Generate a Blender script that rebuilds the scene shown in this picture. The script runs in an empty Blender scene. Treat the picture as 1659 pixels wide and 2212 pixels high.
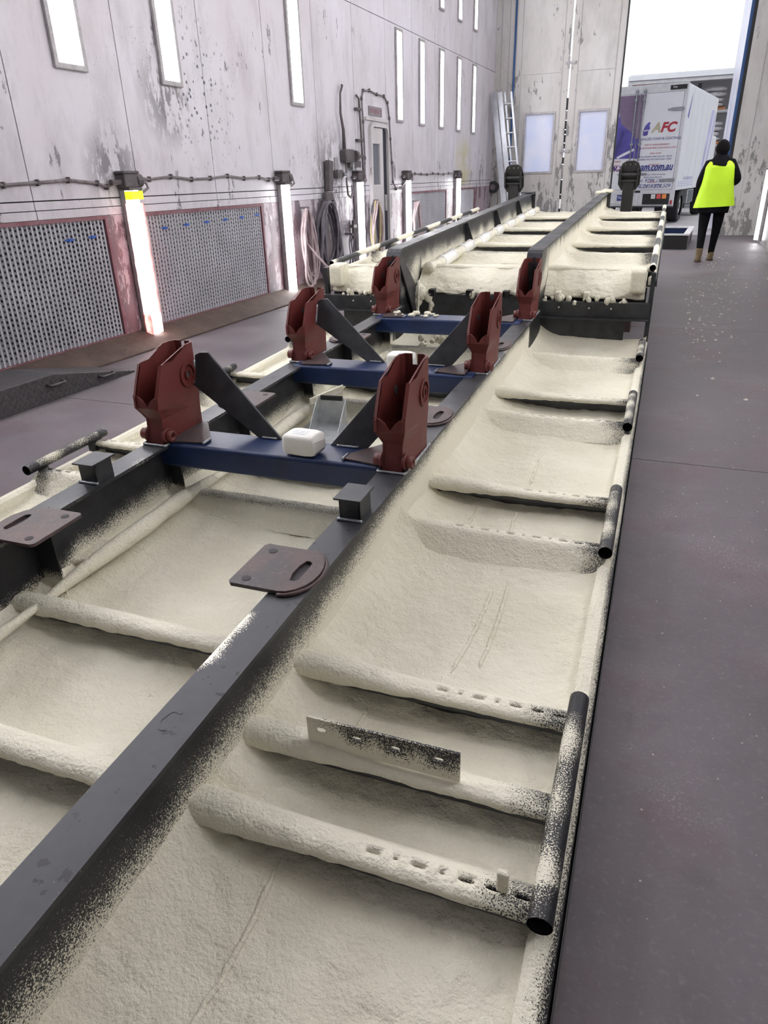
import bpy, bmesh, math, random
from mathutils import Vector, Matrix, noise, Euler
random.seed(7)
S = bpy.context.scene
COL = S.collection
R = math.radians
# ------------------------------------------------------------------ camera
cd = bpy.data.cameras.new('camera'); cam = bpy.data.objects.new('camera', cd); COL.objects.link(cam)
cam.location = (0, 0, 1.3)
cam.rotation_euler = (R(64.48461), R(1.48431), R(22.00506))
cd.sensor_fit = 'HORIZONTAL'; cd.sensor_width = 36.0; cd.lens = 1507.0 / 1659 * 36
cd.clip_start = .02; cd.clip_end = 300
S.camera = cam
# ------------------------------------------------------------------ world and exposure
w = bpy.data.worlds.new('overcast_sky'); S.world = w; w.use_nodes = True
bg = w.node_tree.nodes['Background']
bg.inputs[0].default_value = (.93, .96, 1, 1); bg.inputs[1].default_value = 1.35
PANEL_POWER = 31.0      # wall light panels
LAMP_POWER = 16.0       # vertical tube lamps
S.view_settings.view_transform = 'Standard'; S.view_settings.look = 'None'
S.view_settings.exposure = 0.22; S.view_settings.gamma = 1.0
S.view_settings.use_curve_mapping = False

# ------------------------------------------------------------------ helpers
class MB:
    def __init__(s): s.v = []; s.f = []; s.a = []
    def vert(s, p, a=0.0):
        s.v.append(tuple(p)); s.a.append(a); return len(s.v) - 1
    def quad(s, *p, a=0.0):
        b = [s.vert(q, a) for q in p]; s.f.append(tuple(b))
    def box(s, x0, x1, y0, y1, z0, z1, a=0.0):
        i = len(s.v)
        for z in (z0, z1):
            for x, y in ((x0, y0), (x1, y0), (x1, y1), (x0, y1)): s.vert((x, y, z), a)
        for f in ((0, 3, 2, 1), (4, 5, 6, 7), (0, 1, 5, 4), (1, 2, 6, 5), (2, 3, 7, 6), (3, 0, 4, 7)):
            s.f.append(tuple(i + k for k in f))
        return s
    def obox(s, m, sx, sy, sz, a=0.0):       # oriented box centred on matrix m
        i = len(s.v)
        for z in (-sz, sz):
            for x, y in ((-sx, -sy), (sx, -sy), (sx, sy), (-sx, sy)): s.vert(m @ Vector((x / 2, y / 2, z / 2)), a)
        for f in ((0, 3, 2, 1), (4, 5, 6, 7), (0, 1, 5, 4), (1, 2, 6, 5), (2, 3, 7, 6), (3, 0, 4, 7)):
            s.f.append(tuple(i + k for k in f))
        return s
    def bar(s, p, q, wd, th, up=(0, 0, 1)):   # straight bar p->q
        p, q = Vector(p), Vector(q); d = (q - p); L = d.length; d.normalize()
        sd = d.cross(Vector(up)).normalized(); u = sd.cross(d)
        m = Matrix((sd, d, u)).transposed().to_4x4(); m.translation = (p + q) / 2
        return s.obox(m, wd, L, th)
    def prism(s, poly, ax, h0, h1, a=0.0):    # polygon (2d) extruded along axis 'x','y','z'
        def P(q, h):
            return {'x': (h, q[0], q[1]), 'y': (q[0], h, q[1]), 'z': (q[0], q[1], h)}[ax]
        n = len(poly); i = len(s.v)
        for h in (h0, h1):
            for q in poly: s.vert(P(q, h), a)
        s.f.append(tuple(range(i + n - 1, i - 1, -1))); s.f.append(tuple(range(i + n, i + 2 * n)))
        for k in range(n):
            l = (k + 1) % n; s.f.append((i + k, i + l, i + n + l, i + n + k))
        return s
    def holed(s, outer, hole, ax, h0, h1):     # ring plate: outer and hole loops with equal counts
        def P(q, h):
            return {'x': (h, q[0], q[1]), 'y': (q[0], h, q[1]), 'z': (q[0], q[1], h)}[ax]
        n = len(outer); i = len(s.v)
        for h in (h0, h1):
            for q in outer: s.vert(P(q, h))
            for q in hole: s.vert(P(q, h))
        A, B, Cc, D = i, i + n, i + 2 * n, i + 3 * n
        for k in range(n):
            l = (k + 1) % n
            s.f += [(A + k, A + l, B + l, B + k), (Cc + k, D + k, D + l, Cc + l), (A + k, Cc + k, Cc + l, A + l), (B + k, B + l, D + l, D + k)]
        return s
    def loft(s, rings, closed=True, cap=True, attr=None):
        i = len(s.v); n = len(rings[0])
        for r, rg in enumerate(rings):
            for k, p in enumerate(rg): s.vert(p, attr[r][k] if attr else 0.0)
        for r in range(len(rings) - 1):
            for k in range(n if closed else n - 1):
                l = (k + 1) % n
                s.f.append((i + r * n + k, i + r * n + l, i + (r + 1) * n + l, i + (r + 1) * n + k))
        if cap and closed:
            s.f.append(tuple(i + k for k in range(n - 1, -1, -1)))
            j = i + (len(rings) - 1) * n; s.f.append(tuple(j + k for k in range(n)))
        return s
    def tube(s, path, r, n=8, cap=True, attr=None):
        path = [Vector(p) for p in path]; rings = []; prev = None
        for k, p in enumerate(path):
            d = (path[min(k + 1, len(path) - 1)] - path[max(k - 1, 0)]).normalized()
            up = prev if prev is not None else (Vector((0, 0, 1)) if abs(d.z) < .9 else Vector((1, 0, 0)))
            sd = d.cross(up).normalized(); u = sd.cross(d).normalized(); prev = u
            rr = r[k] if isinstance(r, (list, tuple)) else r
            rings.append([p + sd * math.cos(t) * rr + u * math.sin(t) * rr for t in [2 * math.pi * j / n for j in range(n)]])
        return s.loft(rings, True, cap, attr)
    def cyl(s, c, r, h, ax='z', n=16, r2=None):
        c = Vector(c); d = {'x': Vector((1, 0, 0)), 'y': Vector((0, 1, 0)), 'z': Vector((0, 0, 1))}[ax]
        return s.tube([c - d * h / 2, c + d * h / 2], [r, r if r2 is None else r2], n)
    def pipe(s, p, q, ro, ri, n=14):           # hollow tube
        p, q = Vector(p), Vector(q); d = (q - p).normalized()
        up = Vector((0, 0, 1)) if abs(d.z) < .9 else Vector((1, 0, 0))
        sd = d.cross(up).normalized(); u = sd.cross(d)
        rg = lambda c, r: [c + sd * math.cos(t) * r + u * math.sin(t) * r for t in [2 * math.pi * j / n for j in range(n)]]
        return s.loft([rg(p, ri), rg(p, ro), rg(q, ro), rg(q, ri), rg(p, ri)], True, False)
    def ball(s, c, rx, ry, rz, n=10, m=6, nz=0.0, sc=8):
        c = Vector(c); rings = []
        for j in range(m + 1):
            ph = -math.pi / 2 + math.pi * j / m
            cr = max(math.cos(ph), .02)
            rg = []
            for k in range(n):
                t = 2 * math.pi * k / n; d = Vector((math.cos(t) * cr * rx, math.sin(t) * cr * ry, math.sin(ph) * rz))
                if nz: d *= 1 + nz * noise.noise((c + d) * sc)
                rg.append(c + d)
            rings.append(rg)
        return s.loft(rings, True, True)
    def mesh(s, name, smooth=False, attr=False):
        me = bpy.data.meshes.new(name); me.from_pydata(s.v, [], s.f); me.validate()
        bm = bmesh.new(); bm.from_mesh(me); bmesh.ops.recalc_face_normals(bm, faces=bm.faces); bm.to_mesh(me); bm.free()
        if attr:
            at = me.attributes.new('spray', 'FLOAT', 'POINT')
            at.data.foreach_set('value', s.a)
        if smooth: me.polygons.foreach_set('use_smooth', [True] * len(me.polygons))
        return me
    def build(s, name, mat, parent=None, smooth=False, attr=False, bevel=0, auto=None):
        return link(name, s.mesh(name, smooth, attr), mat, parent, bevel, auto)
def link(name, me, mat, parent=None, bevel=0, auto=None):
    if mat is not None and not me.materials: me.materials.append(mat)
    o = bpy.data.objects.new(name, me); COL.objects.link(o)
    if parent is not None: o.parent = parent
    if bevel:
        b = o.modifiers.new('bevel', 'BEVEL'); b.width = bevel; b.segments = 2; b.limit_method = 'ANGLE'; b.angle_limit = R(40)
    return o
def tag(o, label=None, cat=None, group=None, kind=None):
    if label: o['label'] = label
    if cat: o['category'] = cat
    if group: o['group'] = group
    if kind: o['kind'] = kind
    return o
def empty(name, loc=(0, 0, 0), rot=(0, 0, 0), parent=None):
    o = bpy.data.objects.new(name, None); COL.objects.link(o); o.location = loc; o.rotation_euler = rot
    o.empty_display_size = .1
    if parent: o.parent = parent
    return o
def copy_tree(o, parent=None):
    c = o.copy(); COL.objects.link(c); c.parent = parent
    for ch in list(o.children): copy_tree(ch, c)
    return c
def nz(x, y, z=0.0): return noise.noise((x, y, z))

# ------------------------------------------------------------------ materials
def newmat(name):
    m = bpy.data.materials.new(name); m.use_nodes = True; nt = m.node_tree
    return m, nt, nt.nodes['Principled BSDF']
def N(nt, typ, **kw):
    n = nt.nodes.new(typ)
    for k, v in kw.items():
        if k in n.inputs: n.inputs[k].default_value = v
        else: setattr(n, k, v)
    return n
def c4(c): return (c[0], c[1], c[2], 1)
def coords(nt, scale=(1, 1, 1)):
    t = N(nt, 'ShaderNodeTexCoord'); mp = N(nt, 'ShaderNodeMapping'); mp.inputs['Scale'].default_value = scale
    nt.links.new(t.outputs['Object'], mp.inputs[0]); return mp.outputs[0]
def noise_fac(nt, vec, scale, lo, hi, detail=3, rough=.55):
    n = N(nt, 'ShaderNodeTexNoise'); n.inputs['Scale'].default_value = scale; n.inputs['Detail'].default_value = detail; n.inputs['Roughness'].default_value = rough
    nt.links.new(vec, n.inputs['Vector'])
    r = N(nt, 'ShaderNodeMapRange'); r.inputs['From Min'].default_value = lo; r.inputs['From Max'].default_value = hi
    nt.links.new(n.outputs['Fac'], r.inputs['Value']); return r.outputs[0]
def mixc(nt, fac, a, b):
    m = N(nt, 'ShaderNodeMix'); m.data_type = 'RGBA'
    if isinstance(fac, (int, float)): m.inputs[0].default_value = fac
    else: nt.links.new(fac, m.inputs[0])
    for s, i in ((a, 6), (b, 7)):
        if isinstance(s, tuple): m.inputs[i].default_value = c4(s)
        else: nt.links.new(s, m.inputs[i])
    return m.outputs[2]
def math_n(nt, op, a, b=None):
    m = N(nt, 'ShaderNodeMath'); m.operation = op
    for i, s in enumerate((a, b)):
        if s is None: continue
        if isinstance(s, (int, float)): m.inputs[i].default_value = s
        else: nt.links.new(s, m.inputs[i])
    return m.outputs[0]
def bump(nt, bs, hs, strength=.4, dist=.01):
    b = N(nt, 'ShaderNodeBump'); b.inputs['Strength'].default_value = strength; b.inputs['Distance'].default_value = dist
    nt.links.new(hs, b.inputs['Height']); nt.links.new(b.outputs[0], bs.inputs['Normal']); return b
def simple(name, col, rough=.5, metal=0.0, var=.12, vscale=6, bmp=0.0, bscale=60, emit=None, spec=None):
    m, nt, bs = newmat(name)
    v = coords(nt)
    dark = tuple(c * (1 - var) for c in col); lite = tuple(min(1, c * (1 + var)) for c in col)
    f = noise_fac(nt, v, vscale, .3, .7, 4)
    nt.links.new(mixc(nt, f, dark, lite), bs.inputs['Base Color'])
    bs.inputs['Roughness'].default_value = rough; bs.inputs['Metallic'].default_value = metal
    if spec is not None: bs.inputs['Specular IOR Level'].default_value = spec
    if bmp: bump(nt, bs, noise_fac(nt, v, bscale, 0, 1, 3), bmp, .004)
    if emit: bs.inputs['Emission Color'].default_value = c4(emit[0]); bs.inputs['Emission Strength'].default_value = emit[1]
    return m
FOAM = (.79, .725, .56)
def foam_mat(name='spray_foam', fine=1.0):
    m, nt, bs = newmat(name); v = coords(nt)
    a = noise_fac(nt, v, 3.0, .35, .65, 4)
    c = mixc(nt, a, (.745, .705, .56), (.835, .805, .67))
    b = noise_fac(nt, v, 160, .35, .75, 2)
    c = mixc(nt, math_n(nt, 'MULTIPLY', b, .25), c, (.89, .87, .75))
    nt.links.new(c, bs.inputs['Base Color'])
    bs.inputs['Roughness'].default_value = .5
    h1 = noise_fac(nt, v, 28, 0, 1, 3); h2 = noise_fac(nt, v, 120, 0, 1, 3); h3 = noise_fac(nt, v, 420, 0, 1, 2)
    h = math_n(nt, 'ADD', math_n(nt, 'ADD', h1, math_n(nt, 'MULTIPLY', h2, .4)), math_n(nt, 'MULTIPLY', h3, .12))
    bump(nt, bs, h, .8 * fine, .016)
    return m
def spray_mat(name, steel, srough=.42, smetal=.35, spread=1.5, relief=0.0):
    m, nt, bs = newmat(name); v = coords(nt)
    at = N(nt, 'ShaderNodeAttribute'); at.attribute_name = 'spray'
    n1 = noise_fac(nt, v, 330, 0, 1, 2, .6); n2 = noise_fac(nt, v, 9, 0, 1, 3)
    x = math_n(nt, 'ADD', at.outputs['Fac'], math_n(nt, 'MULTIPLY', math_n(nt, 'SUBTRACT', n1, .5), spread))
    x = math_n(nt, 'ADD', x, math_n(nt, 'MULTIPLY', math_n(nt, 'SUBTRACT', n2, .5), .28))
    r = N(nt, 'ShaderNodeMapRange'); r.inputs['From Min'].default_value = .44; r.inputs['From Max'].default_value = .6
    nt.links.new(x, r.inputs['Value']); fac = r.outputs[0]
    sn = noise_fac(nt, v, 14, .3, .7, 4)
    st = mixc(nt, sn, tuple(c * .7 for c in steel), tuple(c * 1.35 for c in steel))
    nt.links.new(mixc(nt, fac, st, (.80, .77, .64)), bs.inputs['Base Color'])
    rg = N(nt, 'ShaderNodeMapRange'); rg.inputs['To Min'].default_value = srough; rg.inputs['To Max'].default_value = .75
    nt.links.new(fac, rg.inputs['Value']); nt.links.new(rg.outputs[0], bs.inputs['Roughness'])
    mt = N(nt, 'ShaderNodeMapRange'); mt.inputs['To Min'].default_value = smetal; mt.inputs['To Max'].default_value = 0
    nt.links.new(fac, mt.inputs['Value']); nt.links.new(mt.outputs[0], bs.inputs['Metallic'])
    if relief:
        h = math_n(nt, 'ADD', math_n(nt, 'ADD', noise_fac(nt, v, 30, 0, 1, 3), math_n(nt, 'MULTIPLY', noise_fac(nt, v, 130, 0, 1, 3), .5)), math_n(nt, 'MULTIPLY', fac, .1))
        bump(nt, bs, h, relief, .016)
    else: bump(nt, bs, math_n(nt, 'ADD', fac, n1), .35, .003)
    return m
def wall_mat(name, base, grime, chips=.62, streak=True, low=1.6, stain=None, spots=False):
    # dirty painted panel: blotches, chipped patches (more of them low down), spatter
    m, nt, bs = newmat(name)
    t = N(nt, 'ShaderNodeTexCoord'); geo = N(nt, 'ShaderNodeNewGeometry')
    v = geo.outputs['Position']
    mp = N(nt, 'ShaderNodeMapping'); mp.inputs['Scale'].default_value = (1, 1, .35); nt.links.new(v, mp.inputs[0]); vs = mp.outputs[0]
    sx = N(nt, 'ShaderNodeSeparateXYZ'); nt.links.new(v, sx.inputs[0])
    lowf = N(nt, 'ShaderNodeMapRange'); lowf.inputs['From Min'].default_value = low; lowf.inputs['From Max'].default_value = 0
    nt.links.new(sx.outputs[2], lowf.inputs['Value'])
    big = noise_fac(nt, v, .8, .35, .7, 5)
    c = mixc(nt, big, base, tuple(b * g for b, g in zip(base, (.86, .84, .80))))
    smudge = noise_fac(nt, vs, 3.2, .48, .75, 6, .7)
    c = mixc(nt, math_n(nt, 'MULTIPLY', smudge, .35), c, grime)
    # chipped flakes
    f1 = N(nt, 'ShaderNodeTexNoise'); f1.inputs['Scale'].default_value = 6.5; f1.inputs['Detail'].default_value = 8; f1.inputs['Roughness'].default_value = .72
    nt.links.new(vs, f1.inputs['Vector'])
    f2 = N(nt, 'ShaderNodeTexNoise'); f2.inputs['Scale'].default_value = .9; f2.inputs['Detail'].default_value = 3; nt.links.new(v, f2.inputs['Vector'])
    s = math_n(nt, 'ADD', f1.outputs['Fac'], math_n(nt, 'MULTIPLY', math_n(nt, 'SUBTRACT', f2.outputs['Fac'], .5), .35))
    s = math_n(nt, 'ADD', s, math_n(nt, 'MULTIPLY', lowf.outputs[0], .13))
    r = N(nt, 'ShaderNodeMapRange'); r.inputs['From Min'].default_value = chips; r.inputs['From Max'].default_value = chips + .025; nt.links.new(s, r.inputs['Value'])
    c = mixc(nt, math_n(nt, 'MULTIPLY', r.outputs[0], .85), c, grime)
    # fine spatter
    vo = N(nt, 'ShaderNodeTexVoronoi'); vo.inputs['Scale'].default_value = 22; nt.links.new(v, vo.inputs['Vector'])
    rr = N(nt, 'ShaderNodeMapRange'); rr.inputs['From Min'].default_value = .16; rr.inputs['From Max'].default_value = .10; nt.links.new(vo.outputs['Distance'], rr.inputs['Value'])
    sp = noise_fac(nt, v, 1.1, .5, .68, 3)
    c = mixc(nt, math_n(nt, 'MULTIPLY', math_n(nt, 'MULTIPLY', rr.outputs[0], sp), .7), c, tuple(g * .7 for g in grime))
    if stain:
        st = noise_fac(nt, v, 1.0, .42, .68, 4)
        c = mixc(nt, math_n(nt, 'MULTIPLY', math_n(nt, 'MULTIPLY', st, lowf.outputs[0]), .8), c, stain)
    if spots:
        def around(p, r):
            d = N(nt, 'ShaderNodeVectorMath'); d.operation = 'DISTANCE'; nt.links.new(v, d.inputs[0]); d.inputs[1].default_value = p
            q = N(nt, 'ShaderNodeMapRange'); q.inputs['From Min'].default_value = r; q.inputs['From Max'].default_value = r * .3; nt.links.new(d.outputs['Value'], q.inputs['Value']); return q.outputs[0]
        # yellow-green overspray by the last lamp, blue paint spatter by the second light
        c = mixc(nt, math_n(nt, 'MULTIPLY', math_n(nt, 'MULTIPLY', around((-4.5, 15.5, 1.5), .75), noise_fac(nt, v, 3, .3, .6, 3)), .7), c, (.46, .44, .14))
        vb = N(nt, 'ShaderNodeTexVoronoi'); vb.inputs['Scale'].default_value = 15; nt.links.new(v, vb.inputs['Vector'])
        rb2 = N(nt, 'ShaderNodeMapRange'); rb2.inputs['From Min'].default_value = .27; rb2.inputs['From Max'].default_value = .2; nt.links.new(vb.outputs['Distance'], rb2.inputs['Value'])
        c = mixc(nt, math_n(nt, 'MULTIPLY', math_n(nt, 'MULTIPLY', rb2.outputs[0], around((-4.5, 6.45, 2.1), .75)), .9), c, (.035, .045, .10))
        for p, r in (((-4.5, 6.0, 2.0), .45), ((-4.5, 3.95, 1.95), .38), ((-4.5, 5.15, 1.45), .38), ((-4.5, 9.3, 1.35), .7)):
            pn = noise_fac(nt, vs, 9, .47, .52, 6, .7)
            c = mixc(nt, math_n(nt, 'MULTIPLY', math_n(nt, 'MULTIPLY', pn, around(p, r)), .85), c, grime)
    nt.links.new(c, bs.inputs['Base Color']); bs.inputs['Roughness'].default_value = .42
    return m
def floor_mat():
    m, nt, bs = newmat('floor_concrete'); geo = N(nt, 'ShaderNodeNewGeometry'); v = geo.outputs['Position']
    a = noise_fac(nt, v, 1.1, .35, .68, 6, .6)
    c = mixc(nt, a, (.100, .085, .096), (.178, .158, .172))
    b = noise_fac(nt, v, 2.3, .5, .75, 5, .65)
    c = mixc(nt, math_n(nt, 'MULTIPLY', b, .55), c, (.14, .072, .082))
    d = noise_fac(nt, v, 60, .55, .75, 3, .7)
    c = mixc(nt, math_n(nt, 'MULTIPLY', d, .3), c, (.28, .26, .275))
    e = noise_fac(nt, v, .55, .52, .72, 5, .7)
    g = noise_fac(nt, v, 150, .58, .66, 2, .7)
    c = mixc(nt, math_n(nt, 'MULTIPLY', math_n(nt, 'MULTIPLY', e, g), .8), c, (.62, .58, .55))
    k = noise_fac(nt, v, 5, .55, .8, 6, .7)
    c = mixc(nt, math_n(nt, 'MULTIPLY', k, .5), c, (.075, .062, .075))
    nt.links.new(c, bs.inputs['Base Color'])
    rg = N(nt, 'ShaderNodeMapRange'); rg.inputs['To Min'].default_value = .5; rg.inputs['To Max'].default_value = .72
    nt.links.new(a, rg.inputs['Value']); nt.links.new(rg.outputs[0], bs.inputs['Roughness'])
    h = math_n(nt, 'ADD', noise_fac(nt, v, 90, 0, 1, 4), math_n(nt, 'MULTIPLY', noise_fac(nt, v, 300, 0, 1, 2), .5))
    bump(nt, bs, h, .25, .004)
    return m
def rusty(name, a, b, rough=.55, metal=.2, sc=9):
    m, nt, bs = newmat(name); v = coords(nt)
    f = noise_fac(nt, v, sc, .35, .68, 6, .65); c = mixc(nt, f, a, b)
    g = noise_fac(nt, v, sc * 9, .55, .75, 3); c = mixc(nt, math_n(nt, 'MULTIPLY', g, .4), c, tuple(x * 1.8 for x in b))
    nt.links.new(c, bs.inputs['Base Color']); bs.inputs['Roughness'].default_value = rough; bs.inputs['Metallic'].default_value = metal
    bump(nt, bs, f, .15, .003); return m
def emis(name, col, strength):
    m, nt, bs = newmat(name)
    bs.inputs['Base Color'].default_value = c4((.8, .8, .8))
    bs.inputs['Emission Color'].default_value = c4(col); bs.inputs['Emission Strength'].default_value = strength
    return m
M = {}
M['foam'] = foam_mat()
M['spray'] = spray_mat('oversprayed_black_steel', (.020, .021, .026))
M['flange'] = None
def flange_mat():
    m, nt, bs = newmat('mill_scale_steel'); v = coords(nt)
    f = noise_fac(nt, v, 5, .35, .7, 6, .6); c = mixc(nt, f, (.032, .033, .038), (.070, .072, .080))
    at = N(nt, 'ShaderNodeAttribute'); at.attribute_name = 'spray'
    g = noise_fac(nt, v, 26, .63, .66, 3, .6); c = mixc(nt, math_n(nt, 'MULTIPLY', g, .8), c, (.018, .018, .022))
    n1 = noise_fac(nt, v, 330, 0, 1, 2, .6); n2 = noise_fac(nt, v, 7, 0, 1, 3)
    x = math_n(nt, 'ADD', at.outputs['Fac'], math_n(nt, 'MULTIPLY', math_n(nt, 'SUBTRACT', n1, .5), 1.3))
    x = math_n(nt, 'ADD', x, math_n(nt, 'MULTIPLY', math_n(nt, 'SUBTRACT', n2, .5), .7))
    r = N(nt, 'ShaderNodeMapRange'); r.inputs['From Min'].default_value = .47; r.inputs['From Max'].default_value = .62; nt.links.new(x, r.inputs['Value'])
    c = mixc(nt, r.outputs[0], c, (.80, .77, .66))
    nt.links.new(c, bs.inputs['Base Color']); bs.inputs['Metallic'].default_value = .45
    rg = N(nt, 'ShaderNodeMapRange'); rg.inputs['To Min'].default_value = .34; rg.inputs['To Max'].default_value = .55; nt.links.new(f, rg.inputs['Value'])
    nt.links.new(rg.outputs[0], bs.inputs['Roughness']); bump(nt, bs, f, .12, .003)
    return m
M['flange'] = flange_mat()
M['steel'] = simple('dark_bare_steel', (.045, .047, .052), .42, .4, .35, 12, .1, 40)
M['steel_bright'] = simple('ground_steel', (.30, .32, .34), .4, .7, .3, 30)
M['red'] = simple('red_oxide_primer', (.118, .020, .017), .55, 0, .15, 9, .12, 90)
M['blue'] = simple('blue_painted_steel', (.010, .024, .082), .38, .1, .25, 8, .06, 60)
M['plate'] = rusty('rusty_plate_steel', (.055, .049, .053), (.105, .064, .060), .5, .35)
M['black'] = simple('black_paint', (.012, .012, .013), .45, 0, .3, 10)
M['rubber'] = simple('black_rubber', (.014, .014, .016), .7, 0, .2, 10)
M['paper'] = simple('white_wrapping_paper', (.80, .79, .75), .65, 0, .05, 5, .5, 22)
M['galv'] = simple('galvanised_sheet', (.52, .54, .55), .38, .6, .15, 25)
M['alu'] = simple('dull_aluminium', (.42, .44, .48), .4, .7, .1, 10)
M['wall'] = wall_mat('dirty_white_wall_paint', (.645, .62, .685), (.14, .125, .14), .64, low=2.1, spots=True)
M['wall_low'] = wall_mat('scuffed_low_wall_paint', (.54, .49, .55), (.085, .065, .08), .565, low=2.0, stain=(.24, .085, .10))
M['wall_end'] = wall_mat('scuffed_grey_door_paint', (.53, .52, .515), (.15, .145, .145), .625, low=2.4)
M['ceiling'] = simple('white_ceiling_paint', (.72, .71, .72), .6)
M['seam'] = simple('dark_joint', (.05, .045, .05), .8)
M['frame'] = rusty('grimy_light_frame', (.30, .29, .30), (.42, .40, .41), .5, .3, 12)
M['light'] = emis('lit_diffuser', (1, .985, 1), PANEL_POWER)
M['lamp'] = emis('lit_lamp_tube', (1, .99, 1), LAMP_POWER)
M['floor'] = floor_mat()
M['rust'] = rusty('rust_brown_kerb', (.06, .042, .036), (.115, .078, .062), .75, 0, 5)
M['filterm'] = simple('grey_filter_paper', (.44, .44, .48), .8, 0, .12, 3)
M['maroon'] = rusty('maroon_stained_frame', (.17, .06, .075), (.24, .13, .15), .6, 0, 6)
M['hole'] = simple('dark_filter_hole', (.02, .02, .025), .9)
M['clipblue'] = simple('blue_tape', (.02, .09, .42), .5)
M['box'] = rusty('dusty_cast_box', (.075, .065, .07), (.13, .11, .115), .6, .1, 14)
def film_mat():
    m, nt, bs = newmat('pink_plastic_film'); v = coords(nt)
    f = noise_fac(nt, v, 18, .3, .7, 4); tr = N(nt, 'ShaderNodeBsdfTranslucent'); nt.links.new(mixc(nt, f, (.75, .38, .36), (.95, .72, .68)), tr.inputs[0])
    bs.inputs['Base Color'].default_value = (.5, .25, .25, 1); bs.inputs['Roughness'].default_value = .25; bump(nt, bs, noise_fac(nt, v, 30, 0, 1, 3), .6, .01)
    mx = N(nt, 'ShaderNodeMixShader'); mx.inputs[0].default_value = .45
    nt.links.new(tr.outputs[0], mx.inputs[1]); nt.links.new(bs.outputs[0], mx.inputs[2]); nt.links.new(mx.outputs[0], nt.nodes['Material Output'].inputs[0]); return m
M['film'] = film_mat()
M['tape'] = simple('glowing_yellow_tape', (.62, .75, .03), .5, 0, .1, 6, emit=((.62, .8, .02), 1.2))  # emission puts the glow of the lamp behind into the tape
M['cable'] = rusty('dusty_cable', (.10, .085, .09), (.24, .21, .22), .6, 0, 20)
M['hose'] = simple('grey_air_hose', (.13, .115, .14), .5, 0, .4, 8)
M['hose_light'] = simple('pale_pink_hose', (.45, .36, .37), .5, 0, .25, 8)
M['hose_yellow'] = simple('yellow_hose', (.50, .42, .22), .5, 0, .25, 8)
M['doorleaf'] = wall_mat('scuffed_side_door_paint', (.60, .58, .60), (.22, .19, .20), .64)
M['gap_shade'] = simple('painted_gap_shade', (.012, .014, .03), .6)
M['glassgrey'] = simple('smoked_door_glass', (.16, .165, .19), .12, 0, .1, 2)
M['sign'] = rusty('grimy_grey_sign', (.17, .155, .17), (.28, .26, .28), .6, 0, 18)
M['bluepole'] = simple('blue_door_pole', (.02, .075, .22), .4)
M['white'] = simple('white_truck_paint', (.78, .79, .82), .3, 0, .04, 2)
M['whitef'] = simple('white_frame_paint', (.68, .68, .70), .4, 0, .1, 8)
M['tread'] = simple('dark_tread_plate', (.085, .08, .085), .5, .4, .25, 30)
def pane_mat():
    m, nt, bs = newmat('translucent_door_pane')
    tr = N(nt, 'ShaderNodeBsdfTranslucent'); tr.inputs[0].default_value = (.86, .88, .97, 1)
    mx = N(nt, 'ShaderNodeMixShader'); mx.inputs[0].default_value = .25
    v = coords(nt); f = noise_fac(nt, v, 2.5, .3, .7, 4)
    nt.links.new(mixc(nt, f, (.78, .82, .95), (.92, .90, .95)), tr.inputs[0])
    bs.inputs['Base Color'].default_value = (.7, .73, .82, 1); bs.inputs['Roughness'].default_value = .2
    nt.links.new(tr.outputs[0], mx.inputs[1]); nt.links.new(bs.outputs[0], mx.inputs[2])
    nt.links.new(mx.outputs[0], nt.nodes['Material Output'].inputs[0]); return m
M['pane'] = pane_mat()

# ------------------------------------------------------------------ the booth
XW = -4.5; SW = .926; YE = 17.9; XR = 1.3; ZC = 5.8; YB = -8.0
def wy(y): return y * SW
def wz(z): return 1.3 + (z - 1.3) * SW
SE = YE / 19.4
XM = XW + .006        # mounting plane of fittings on the left wall
def ex(x): return x * SE
def ez(z): return 1.3 + (z - 1.3) * SE

fl = MB().box(XW - .1, XR + .1, YB, YE + .1, -.2, -.012).build('floor', M['seam']); tag(fl, 'mottled purple grey concrete floor of the spray booth', kind='structure')
sy = [YB, -3.5, 0.0, 3.5, 7.0, 10.5, 14.0, YE + .1]
for k in range(len(sy) - 1):
    MB().box(XW - .1, XR + .1, sy[k] + .003, sy[k + 1] - .003, -.012, 0).build('slab', M['floor'], fl)
gr = MB().box(-25, 25, YE + .1, 60, -.2, -.015).build('ground', simple('pale_yard_concrete', (.50, .47, .48), .8, 0, .12, 1.5, .2, 40)); tag(gr, 'pale concrete yard outside the open doors', kind='structure')
ce = MB().box(XW - .1, XR + .1, YB, YE + .1, ZC, ZC + .1).build('ceiling', M['ceiling']); tag(ce, 'white booth ceiling', kind='structure')
wb = MB().box(XW - .1, XR + .1, YB - .1, YB, 0, ZC).build('wall_back', M['wall']); tag(wb, 'white wall at the near end of the booth', kind='structure')
wr = MB().box(XR + .03, XR + .12, YB, YE + .1, 0, ZC).build('wall_right', M['seam']); tag(wr, 'white panelled wall right of the trailer', kind='structure')
wl = MB().box(XW - .12, XW - .03, YB, YE + .1, 0, ZC).build('wall_left', M['seam']); tag(wl, 'dirty white panelled wall with lights left of the trailer', kind='structure')
seams = [4.58 + 1.267 * k for k in range(-10, 13)]
seams = [s for s in seams if wy(s) > YB + .1 and wy(s) < YE - .2]
edges = [YB / SW] + seams + [YE / SW]
G = .0045
for k in range(len(edges) - 1):
    a, b = wy(edges[k]) + G, wy(edges[k + 1]) - G
    for z0, z1 in ((wz(1.21), wz(3.55)), (wz(3.55), ZC)):
        MB().box(XW - .03, XW, a, b, z0 + G, z1 - G).build('panel', M['wall'], wl)
        MB().box(XR, XR + .03, a, b, z0 + G, z1 - G).build('panel', M['wall_end'], wr)
    MB().box(XR, XR + .03, a, b, 0, wz(1.21) - G).build('panel', M['wall_end'], wr)
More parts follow.
